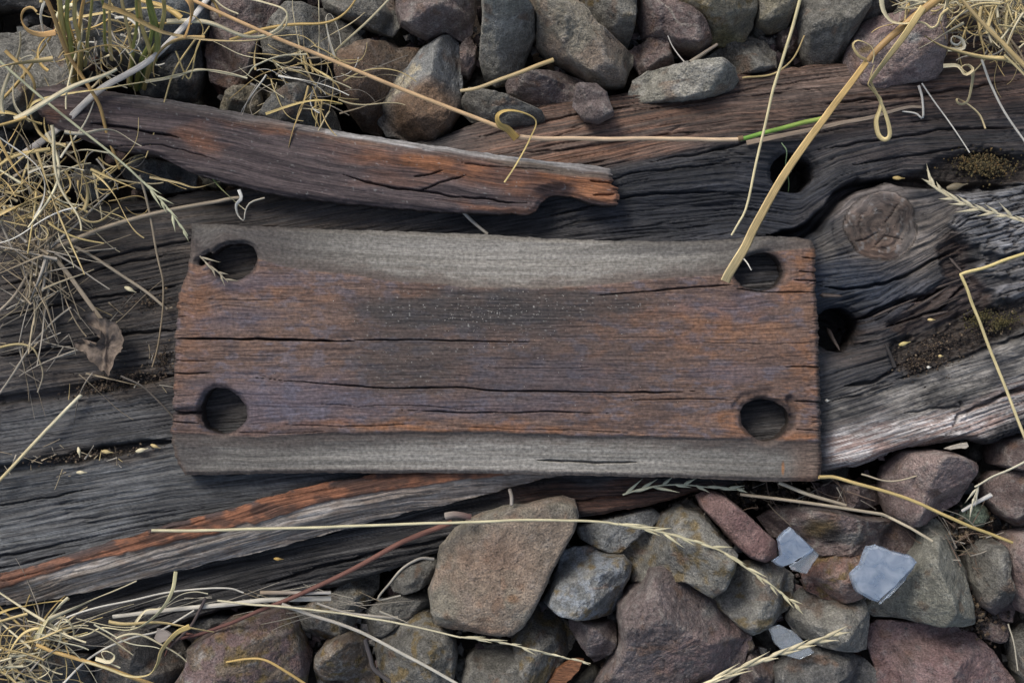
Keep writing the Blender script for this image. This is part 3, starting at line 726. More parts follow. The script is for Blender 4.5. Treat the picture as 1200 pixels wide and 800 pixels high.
def plate_colour(x, y, s, z):
    g = plate_grain(x, y); u, v = g[:, 0], g[:, 1]
    wob = (fbm(x / 26, y / 10, 55, 3) - 0.5) * 4
    tb = interp_curve(x, TB) - y + wob; bb = y - interp_curve(x, BB) + wob
    mid = 1 - np.maximum(sm(-1, 2.5, tb), sm(-1, 2.5, bb))
    f = sm(0.3, 0.7, fbm(u / 100, v / 5, 62, 4)); f2 = sm(0.3, 0.7, fbm(u / 34, v / 1.8, 63, 2))
    n = fbm(u / 17, v / 9, 64, 5, .62); n2 = fbm(u / 17 + 30, v / 8, 65, 5, .62); n3 = fbm(x / 90, y / 45, 66, 4)
    c = mix(np.full(x.shape + (3,), (0.100, 0.063, 0.050), np.float32), (0.168, 0.110, 0.086), f * 0.35 + f2 * 0.3 + .35 * n)
    c = mix(c, (0.112, 0.110, 0.138), sm(0.5, 0.66, n2) * 0.5)                              # blue-purple bloom
    c = mix(c, (0.205, 0.108, 0.060), sm(0.53, 0.68, n) * (0.22 + .2 * sm(500, 850, x)))
    c = mix(c, (0.060, 0.043, 0.040), sm(0.54, 0.68, fbm(u / 30 + 9, v / 7 + 70, 72, 5, .62)) * 0.6)                                 # orange bared wood
    wx = x + (fbm(x / 40, y / 14, 67, 3) - 0.5) * 60; wy = y + (fbm(x / 40, y / 14, 68, 3) - 0.5) * 22
    for cx, cy, rx, ry, a in ((225, 345, 32, 30, .6), (222, 410, 18, 30, .35), (470, 500, 140, 7, .85), (640, 503, 60, 6, .6), (940, 330, 24, 28, .7), (948, 300, 14, 10, .9), (945, 440, 16, 50, .55),
                              (860, 495, 20, 13, .8), (940, 513, 28, 5, .9), (930, 478, 8, 6, .5), (700, 440, 8, 70, .35), (790, 370, 100, 20, .35), (850, 400, 70, 30, .35), (500, 343, 40, 6, .5), (330, 345, 60, 12, .35), (215, 455, 14, 14, .5)):
        c = mix(c, (0.225, 0.105, 0.052), blob(wx, wy, cx, cy, rx, ry, 0.6) * a * (0.2 + 0.8 * sm(.38, .62, n)))
    for cx, cy, rx, ry, a in ((330, 470, 110, 28, .5), (300, 330, 50, 10, .4), (640, 440, 90, 22, .35), (850, 360, 60, 14, .3), (280, 375, 50, 12, .3), (560, 475, 120, 12, .4), (860, 440, 50, 12, .35)):
        c = mix(c, (0.082, 0.085, 0.125), blob(wx, wy, cx, cy, rx, ry, 0.6) * a)
    # dark oily stain under the old rail foot
    dk = blob(wx, wy, 570, 362, 155, 26, 0.35) + blob(wx, wy, 470, 420, 60, 40, 0.5) * 0.6 + blob(wx, wy, 700, 350, 90, 12, 0.5) * 0.7
    c = mix(c, (0.040, 0.039, 0.039), np.clip(dk, 0, 1) * (0.6 + 0.35 * n3))
    c = mix(c, (0.045, 0.040, 0.040), blob(wx, wy, 600, 420, 190, 60, 0.5) * 0.42)
    c = mix(c, (0.36, 0.35, 0.32), sm(0.90, 0.95, vn(x / 1.6, y / 1.6, 69)) * (0.08 + np.clip(dk, 0, 1) * 0.9) * 0.75)
    ring = 0
    for i, (hx, hy, rx, ry) in enumerate(HOLES_P):
        rr = np.sqrt(((x - hx) / rx) ** 2 + ((y - hy) / ry) ** 2)
        ring = np.maximum(ring, 1 - sm(1.02, 1.35, rr))
    # grey worn shoulders
    dt = np.where(y < 400, tb, bb)
    gcol = mix(np.full(c.shape, (0.175, 0.163, 0.142), np.float32), (0.265, 0.25, 0.222), sm(0.25, 0.75, fbm(u / 150, v / 4, 70, 4)) * 0.8 + f2 * 0.2)
    cen = np.exp(-((x - 620) / 230) ** 2)
    gcol = gcol * (0.66 + 0.40 * cen)[:, None] * np.where(y > 400, 1.12, 1.0)[:, None]
    gcol = mix(gcol, (0.060, 0.056, 0.054), (1 - sm(2, 13, dt)) * 0.75 * np.where(y < 400, sm(0.35, 0.6, n3) * 0.7 + 0.5, 0.8) * np.where(y < 400, 1 - 0.8 * blob(x, y, 600, 330, 100, 22, 0.6), 1))
    gcol = mix(gcol, (0.062, 0.054, 0.052), np.where(y < 400, blob(wx, wy, 290, 285, 60, 26, 0.6) * 0.75, blob(wx, wy, 215, 530, 26, 30, 0.6) * 0.6 + blob(wx, wy, 410, 517, 130, 8, 0.6) * 0.5))
    gcol = mix(gcol, (0.050, 0.046, 0.046), np.where(y < 400, blob(wx, wy, 800, 290, 110, 9, 0.6) * 0.5, blob(wx, wy, 880, 522, 90, 9, 0.6) * 0.6))
    gcol = mix(gcol, (0.16, 0.095, 0.065), sm(915, 945, x) * 0.7 + np.where(y > 400, (1 - sm(0, 9, -s)) * 0.55, 0))
    gcol = mix(gcol, (0.17, 0.10, 0.075), blob(wx, wy, 235, 300, 18, 20, 0.5) * 0.5)
    gcol = mix(gcol, (0.095, 0.070, 0.058), (1 - sm(3, 22, dt + (n2 - .5) * 26)) * .65)
    gcol = mix(gcol, (0.075, 0.066, 0.060), (1 - sm(300, 460, wx)) * np.where(y < 400, .6, .35) + sm(760, 900, wx) * np.where(y < 400, .6, .2))
    c = c * mid[:, None] + gcol * (1 - mid)[:, None]
    c = mix(c, (0.030, 0.026, 0.027), np.asarray(ring) * 0.15 * (0.5 + 0.5 * n3))
    c = mix(c, (0.30, 0.135, 0.05), (blob(x, y, 919, 549, 1.6, 8, 0.4)) * 0.8)
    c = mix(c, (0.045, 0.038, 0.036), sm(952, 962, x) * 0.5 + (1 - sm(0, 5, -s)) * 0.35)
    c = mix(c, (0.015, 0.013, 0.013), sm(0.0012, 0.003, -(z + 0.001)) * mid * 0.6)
    return c * (0.76 + 0.34 * fbm(x / 3.5, y / 3.5, 71, 3))[:, None]
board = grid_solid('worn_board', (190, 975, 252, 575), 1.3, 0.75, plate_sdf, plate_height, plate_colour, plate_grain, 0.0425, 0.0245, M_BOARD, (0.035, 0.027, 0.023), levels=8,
                   label='thick worn board with four round holes and grey scooped long edges, lying on the sleeper', cat='board')

# ------------------------------------------------------------------ narrow broken plank above it
PK = [(36, 122), (40, 104), (70, 97), (100, 103), (135, 108), (210, 118), (300, 135), (400, 153), (480, 165), (560, 177), (640, 187), (700, 193), (716, 197), (719, 206), (718, 216), (725, 222), (724, 239), (706, 240), (690, 236), (676, 231), (662, 227), (650, 227),
      (640, 231), (632, 238), (628, 246), (618, 251), (600, 249), (580, 250), (500, 246), (400, 237), (340, 230), (300, 222), (250, 210), (215, 198), (180, 180), (140, 176), (100, 165), (55, 145)]
PK_T = [(0, 95), (40, 98), (100, 103), (210, 118), (300, 135), (400, 153), (480, 165), (560, 177), (640, 187), (716, 197), (760, 202)]
def plank_sdf(x, y):
    jit = (fbm(x / 10, y / 6, 81, 3) - 0.5) * 2.6 + (fbm(x / 30, y / 2.5, 82, 2) - 0.5) * 6 * sm(700, 715, x)
    return poly_sdf(x, y, PK) + jit
def plank_grain(x, y):
    v = y - interp_curve(x, PK_T) + (fbm(x / 120, y / 50, 83, 3) - 0.5) * 12
    return np.stack([x, v + 200, np.zeros_like(x)], 1).astype(np.float32)
def plank_height(x, y, s):
    g = plank_grain(x, y); u, v = g[:, 0], g[:, 1]
    t = y - interp_curve(x, PK_T)
    h = (fbm(u / 110, v / 7, 84, 3) - 0.5) * 0.0012 + (vn(u / 45, v / 2.3, 85) - 0.5) * 0.0005 + (fbm(x / 24, y / 10, 86, 4) - .5) * .0008
    h += 0.0 - 0.0015 * (1 - sm(2, 8, t)) - 0.0015 * sm(50, 90, t)
    h -= 0.0022 * (1 - sm(0, 5, -s))
    h += (x - 400) / 700 * -0.004
    for p, w, d in (([(100, 145), (160, 152), (210, 162)], 2.2, 0.004), ([(120, 172), (190, 170), (260, 190)], 1, 0.002), ([(400, 205), (460, 220), (540, 230), (626, 240)], 2.0, 0.004),
                    ([(484, 208), (500, 205), (520, 200)], 1.6, 0.003), ([(488, 224), (515, 214), (546, 206)], 1.6, 0.003), ([(690, 212), (718, 214)], 1.4, 0.003), ([(695, 228), (722, 226)], 1.6, 0.003), ([(540, 190), (600, 196), (650, 200)], 1.2, 0.002)):
        h += crack(x, y, p, w, d, seed=int(w * 10))
    h -= 0.006 * blob(x, y, 652, 226, 20, 9, 0.5)
    return h
def plank_colour(x, y, s, z):
    g = plank_grain(x, y); u, v = g[:, 0], g[:, 1]
    t = y - interp_curve(x, PK_T) + (fbm(x / 20, y / 10, 86, 3) - 0.5) * 5
    f = sm(0.3, 0.7, fbm(u / 90, v / 5, 87, 4)); n = fbm(u / 50, v / 13, 88, 5)
    c = mix(np.full(x.shape + (3,), (0.050, 0.037, 0.038), np.float32), (0.098, 0.074, 0.072), f)
    wx = x + (fbm(x / 50, y / 14, 89, 3) - 0.5) * 50; wy = y + (fbm(x / 40, y / 14, 90, 3) - 0.5) * 16
    o = blob(wx, wy, 640, 212, 110, 20, 0.5, 0.12) * .75 + blob(wx, wy, 480, 185, 90, 12, 0.6, 0.1) * .65 + blob(wx, wy, 240, 165, 26, 18, 0.6) * .5 + blob(wx, wy, 60, 134, 16, 10, .6) * .7 + blob(wx, wy, 590, 244, 60, 5, .6, .1) * .6 \
        + blob(wx, wy, 390, 160, 60, 4, .5, .17) * .9 + blob(wx, wy, 460, 212, 50, 8, .6) * .3
    o = o + blob(wx, wy, 560, 200, 120, 10, .6, .12) * .5 + blob(wx, wy, 330, 150, 60, 6, .6, .15) * .5
    c = mix(c, (0.235, 0.100, 0.048), np.clip(o, 0, 1) * (0.35 + 0.65 * sm(0.35, 0.6, n)))
    c = mix(c, (0.36, 0.155, 0.07), blob(wx, wy, 702, 225, 20, 12, 0.5) * 0.6)
    e = (1 - sm(5, 9, t)) * np.where(x > 380, 1, 0.55) * sm(110, 160, x)
    c = mix(c, (0.33, 0.32, 0.31), e * (0.45 + 0.5 * f))
    c = mix(c, (0.15, 0.125, 0.105), (1 - sm(8, 18, t)) * (1 - sm(0, 5, -t)) * sm(120, 180, x) * (1 - e) * 0.6 * n * 1.6)
    c = mix(c, (0.15, 0.125, 0.095), blob(wx, wy, 640, 196, 60, 5, .5, .12) * 0.6)
    c = mix(c, (0.40, 0.40, 0.38), sm(0.88, 0.94, vn(x / 2.2, y / 2.2, 91)) * 0.35)
    c = mix(c, (0.012, 0.011, 0.012), sm(0.002, 0.004, -z) * 0.0)
    return c * (0.70 + 0.32 * fbm(x / 3.5, y / 3.5, 92, 3))[:, None]
grid_solid('narrow_plank', (28, 732, 88, 258), 1.1, 0.9, plank_sdf, plank_height, plank_colour, plank_grain, 0.044, 0.026, M_PLANK, (0.035, 0.026, 0.022),
           label='long narrow dark plank with pale top edge and splintered end, between stones and board', cat='plank')

# ------------------------------------------------------------------ ballast stones
def zc(x0, y0, s, pts): return [(x0 + a / s, y0 + b / s) for a, b in pts]
def A(*p): return zc(300, 600, 4, p)
def B(*p): return zc(600, 600, 4, p)
def Cc(*p): return zc(800, 530, 2.9625, p)
def E(*p): return zc(0, 600, 4, p)

def rock_mesh(poly, z0, h, seed, tilt=(0, 0), cols=((0.14, 0.14, 0.14),), lichen=0.0, pale=0.15, low=False, flat=0.5, rough=1.0, steep=1.0, ridge=None, depth=None, extra=None):
    rng = np.random.RandomState(seed)
    P = np.array(poly, float)
    # area centroid
    x, y = P[:, 0], P[:, 1]; x1, y1 = np.roll(x, -1), np.roll(y, -1)
    cr = x * y1 - x1 * y; Ar = cr.sum() / 2
    c = np.array([((x + x1) * cr).sum(), ((y + y1) * cr).sum()]) / (6 * Ar)
    size = math.sqrt(abs(Ar))
    K = int(np.clip(size * 1.35, 60, 200)); RT = int(np.clip(size * 0.42, 18, 62))
    if low: K, RT = 22, 7
    va = np.arctan2(P[:, 1] - c[1], P[:, 0] - c[0]) % (2 * math.pi)       # keep every traced corner
    th = np.unique(np.round(np.concatenate([np.linspace(0, 2 * math.pi, K, endpoint=False), va]), 4)); K = len(th)
    R = np.full(K, 1e9)
    for i in range(len(P)):
        a = P[i] - c; b = P[(i + 1) % len(P)] - c; e = b - a
        d = np.stack([np.cos(th), np.sin(th)], 1)
        den = d[:, 0] * e[1] - d[:, 1] * e[0]
        with np.errstate(all='ignore'):
            t = (a[0] * e[1] - a[1] * e[0]) / den; w = (a[0] * d[:, 1] - a[1] * d[:, 0]) / den
        ok = (np.abs(den) > 1e-9) & (t > 0) & (w >= -1e-6) & (w <= 1 + 1e-6)
        R = np.where(ok, np.minimum(R, t), R)
    R[R > 1e8] = size * 0.5
    R = R * (1 + 0.05 * (fbm(np.cos(th) * 5 + seed, np.sin(th) * 5 + 9, seed, 3) - 0.5) * rough) + (vn(th * 9, th * 0 + seed) - 0.5) * 1.2
    hp = h / PX                                        # height in pixels
    # facets
    nf = rng.randint(6, 10); ph = np.sort(rng.uniform(0, 2 * math.pi, 3)).tolist() + [i * 2 * math.pi / nf + rng.uniform(-.35, .35) for i in range(nf)]
    bd = np.stack([np.cos(th) * R, np.sin(th) * R], 1)
    planes = []
    for j, p in enumerate(ph):
        nrm = np.array([math.cos(p), math.sin(p)]); sup = (bd @ nrm).max()
        sl = (rng.uniform(2.4, 6.0) if rng.rand() < .72 else rng.uniform(.8, 1.8)) * steep * hp / (size * 0.5)
        planes.append((nrm, sup * rng.uniform(0.93, 1.03), sl))
    tops = [(np.array(tilt) * hp / (size * .5), hp)]
    for _ in range(3):
        g = rng.uniform(-1, 1, 2) * hp / (size * .5) * (1 - flat) * 1.1
        tops.append((np.array(tilt) * hp / (size * .5) + g, hp * rng.uniform(0.98, 1.12)))
    if ridge:                                          # (angle, slope): a ridge line through the centre
        a, sl = ridge; nn = np.array([-math.sin(a), math.cos(a)]) * sl * hp / (size * .5)
        tops = [(nn, hp), (-nn, hp)]
    ts = 1 - (1 - np.linspace(0.02, 1, RT)) ** 1.5
    T, TH = np.meshgrid(ts, np.arange(K), indexing='ij')
    px = bd[TH, 0] * T; py = bd[TH, 1] * T
    zs = []
    for n_, d_, sl in planes: zs.append(sl * (d_ - (px * n_[0] + py * n_[1])) + rng.uniform(.30, .75) * hp)
    for g, z_ in tops: zs.append(z_ + px * g[0] + py * g[1])
    for _ in range(5):                                 # broken facets that bite into the top
        p = rng.uniform(0, 2 * math.pi); nrm = np.array([math.cos(p), math.sin(p)]); sup = (bd @ nrm).max()
        sl = rng.uniform(0.6, 2.0) * hp / (size * .5); off = sup * rng.uniform(.25, .75)
        zs.append(hp * rng.uniform(.95, 1.02) + sl * (off - (px * nrm[0] + py * nrm[1])) * (1.0 if flat < .9 else .45) + px * tilt[0] * hp / (size * .5) + py * tilt[1] * hp / (size * .5))
    Zs = np.stack(zs); k = 60.0 / hp
    z = -np.log(np.exp(-k * (Zs - Zs.min(0))).sum(0)) / k + Zs.min(0)
    def creases(m, g):
        a_ = rng.normal(0, g, (m, 2)); c_ = rng.uniform(-.5, .5, (m, 2)) * size
        return np.max([(px - cc[0]) * aa[0] + (py - cc[1]) * aa[1] for aa, cc in zip(a_, c_)], 0)
    gg = .34 if flat < .9 else .08
    z = z + creases(7, gg) - creases(7, gg)
    z = np.maximum(z, 0.03 * hp)
    z = z * (1 - T ** 34) ** 0.5
    # lower half
    nb = 3 if low else 7; dep = (depth or max(h * 1.1, 0.012)) / PX
    sb = np.linspace(0, 1, nb + 1)[1:]
    pxb = bd[None, :, 0] * (1 - 0.30 * sb[:, None] ** 1.6); pyb = bd[None, :, 1] * (1 - 0.30 * sb[:, None] ** 1.6)
    zb = -dep * sb[:, None] * np.ones((1, K))
    px = np.concatenate([px, pxb]); py = np.concatenate([py, pyb]); z = np.concatenate([z, zb])
    n3a = fbm(px / 24 + seed * 3.1, py / 24 + seed, z / 24 + 3 + seed, 4) - 0.5
    n3b = fbm(px / 7 + seed, py / 7 + seed * 2, z / 7 + 50, 4) - 0.5
    chip = np.abs(fbm(px / 30 + seed * 7, py / 30 + seed, z / 30 + 90, 3) - 0.5)
    am = min(1, size / 70)
    n3c = fbm(px / 3.0 + seed, py / 3.0 + seed * 2, z / 3.0 + 70, 3) - 0.5
    z = z + (n3a * 2.2 * am + n3b * 3.6 + n3c * 3.4 + np.clip(0.035 - chip, 0, 1) * -46 * am) * rough
    rad = 1 + (n3a * 0.05 + n3b * 0.03) * rough
    m = np.ones(len(px))[:, None] * np.ones((1, K)); 
    px = px * rad; py = py * rad
    # colour
    cc = np.array(cols, np.float32); c0 = cc[0]; c1 = cc[1 % len(cc)]
    zt = z[:RT]; nbm = (np.roll(zt, 3, 1) + np.roll(zt, -3, 1)) / 2 * .5 + (np.concatenate([zt[:2], zt[:-2]]) + np.concatenate([zt[2:], zt[-2:]])) / 2 * .5
    edge = np.zeros_like(z); edge[:RT] = sm(.25, 1.3, zt - nbm) * sm(.3, .6, fbm(px[:RT] / 8 + seed, py[:RT] / 8, z[:RT] / 8, 3))        # bruised, paler edges
    a_ = fbm(px / 38 + seed, py / 38, z / 38 + seed, 4)
    C = mix(np.broadcast_to(c0, px.shape + (3,)), c1, sm(0.42, 0.6, a_))
    C = C * (0.60 + 0.80 * fbm(px / 14 + 3, py / 14 + seed, z / 14, 5, .6))[..., None]
    vein = np.exp(-(np.abs(fbm(px / 60 + seed * 1.7, py / 60 + seed, z / 60, 2) - .5) / .008) ** 2) * (1 if seed % 4 == 0 else 0)
    C = mix(C, (.34, .33, .29), vein * .5)
    C = mix(C, C * 0.5 + np.array([0.13, 0.125, 0.12], np.float32), sm(0.56, 0.74, fbm(px / 9 + seed, py / 9 + 8, z / 9, 4)) * pale * 3)
    C = mix(C, (0.15, 0.105, 0.035), sm(0.60 - lichen * 0.12, 0.68, fbm(px / 13 + 40 + seed, py / 13, z / 13 + seed, 4)) * (1 if lichen > 0 else 0) * 0.75)
    C = mix(C, (0.15, 0.085, 0.05), sm(0.62, 0.75, fbm(px / 20 + 70 + seed, py / 20, z / 20, 3)) * 0.5)
    C = C * np.array([1.15, 1.13, 1.10], np.float32)
    C = mix(C, C * .55 + np.array([.16, .155, .14], np.float32), edge * .6)
    if extra is not None: C = extra(C, px + c[0], py + c[1])
    s = s_at(z0 + h * 0.5)
    X = (px + c[0] - 600) * s; Y = (400 - (py + c[1])) * s; Z = z0 + z * PX
    nr = px.shape[0]
    V = np.stack([X.ravel(), Y.ravel(), Z.ravel()], 1)
    ctr = np.array([[(c[0] - 600) * s, (400 - c[1]) * s, Z[0].mean()]])
    V = np.concatenate([V, ctr]); C = np.concatenate([C.reshape(-1, 3), C[0].mean(0)[None]])
    i = np.arange(nr * K).reshape(nr, K)
    q = np.stack([i[:-1], np.roll(i[:-1], -1, 1), np.roll(i[1:], -1, 1), i[1:]], -1).reshape(-1, 4)
    tr = np.stack([np.full(K, nr * K), np.roll(i[0], -1), i[0]], 1)
    # screen y runs down, so this winding faces outward after the flip
    return V, [q, tr], C

PAL = dict(grey=((0.165, 0.163, 0.148), (0.205, 0.20, 0.178)), blue=((0.145, 0.152, 0.152), (0.20, 0.208, 0.208)), purple=((0.140, 0.112, 0.108), (0.175, 0.142, 0.135)),
           dark=((0.070, 0.071, 0.071), (0.10, 0.098, 0.093)), brown=((0.125, 0.095, 0.070), (0.165, 0.13, 0.098)), tan=((0.25, 0.215, 0.15), (0.20, 0.185, 0.14)),
           pink=((0.20, 0.145, 0.138), (0.24, 0.185, 0.172)), red=((0.18, 0.105, 0.088), (0.22, 0.15, 0.125)), slab=((0.20, 0.182, 0.145), (0.225, 0.18, 0.14)),
           mid=((0.12, 0.116, 0.103), (0.155, 0.15, 0.132)), conc=((0.22, 0.215, 0.185), (0.27, 0.262, 0.23)), maroon=((0.112, 0.084, 0.080), (0.155, 0.118, 0.11)))
def ex_T9(C, x, y):
    w = (fbm(x / 12, y / 12, 5, 3) - .5) * 14
    C = mix(C, (0.19, 0.115, 0.065), blob(x + w, y + w, 496, 132, 44, 36, 0.35) * 0.9)
    d, t = seg_dist(x + w * .4, y + w * .4, [(448, 116), (458, 104), (474, 92), (486, 80)])
    return mix(C, (0.50, 0.44, 0.32), (1 - sm(4, 10, d)) * sm(0.3, 0.5, fbm(x / 4, y / 4, 6, 3)))
def ex_B5(C, x, y):
    C = mix(C, (0.25, 0.17, 0.155), blob(x, y, 830, 768, 62, 34, 0.5, -.25) * sm(.4, .6, fbm(x / 8, y / 8, 4, 4)) * .7)
    return mix(C, (0.26, 0.25, 0.23), blob(x, y, 832, 719, 9, 7, .6) * .7)
def ex_B1(C, x, y):
    C = mix(C, (0.235, 0.145, 0.10), blob(x, y, 570, 660, 45, 36, 0.7) * .55)
    C = mix(C, (0.19, 0.10, 0.06), blob(x, y, 550, 737, 40, 9, 0.6) * .5)
    return mix(C, (0.26, 0.14, 0.07), blob(x, y, 601, 697, 7, 5, .5) * .7)
def ex_B2(C, x, y):
    return mix(C, (0.30, 0.34, 0.39), sm(.45, .65, fbm(x / 7, y / 7, 9, 4)) * .5)
def ex_B20(C, x, y):
    C = mix(C, (0.17, 0.115, 0.04), blob(x, y, 957, 617, 18, 12, .5) * .8)
    C = mix(C, (0.025, 0.024, 0.026), blob(x, y, 972, 626, 12, 12, .5) * .8)
    return mix(C, (0.21, 0.205, 0.19), blob(x, y, 995, 628, 16, 8, .5) * .8)
def ex_T24(C, x, y):
    C = mix(C, (0.32, 0.33, 0.31), blob(x, y, 1060, 52, 8, 6, .6) * .7)
    return mix(C, (0.20, 0.14, 0.05), blob(x, y, 1013, 59, 6, 4, .5) * .8)
def ex_T8(C, x, y): return mix(C, (0.15, 0.088, 0.055), blob(x, y, 415, 100, 40, 45, .5) * .6)
def ex_T19(C, x, y): return mix(C, (0.20, 0.18, 0.07), blob(x, y, 855, 42, 25, 10, .6) * .6)

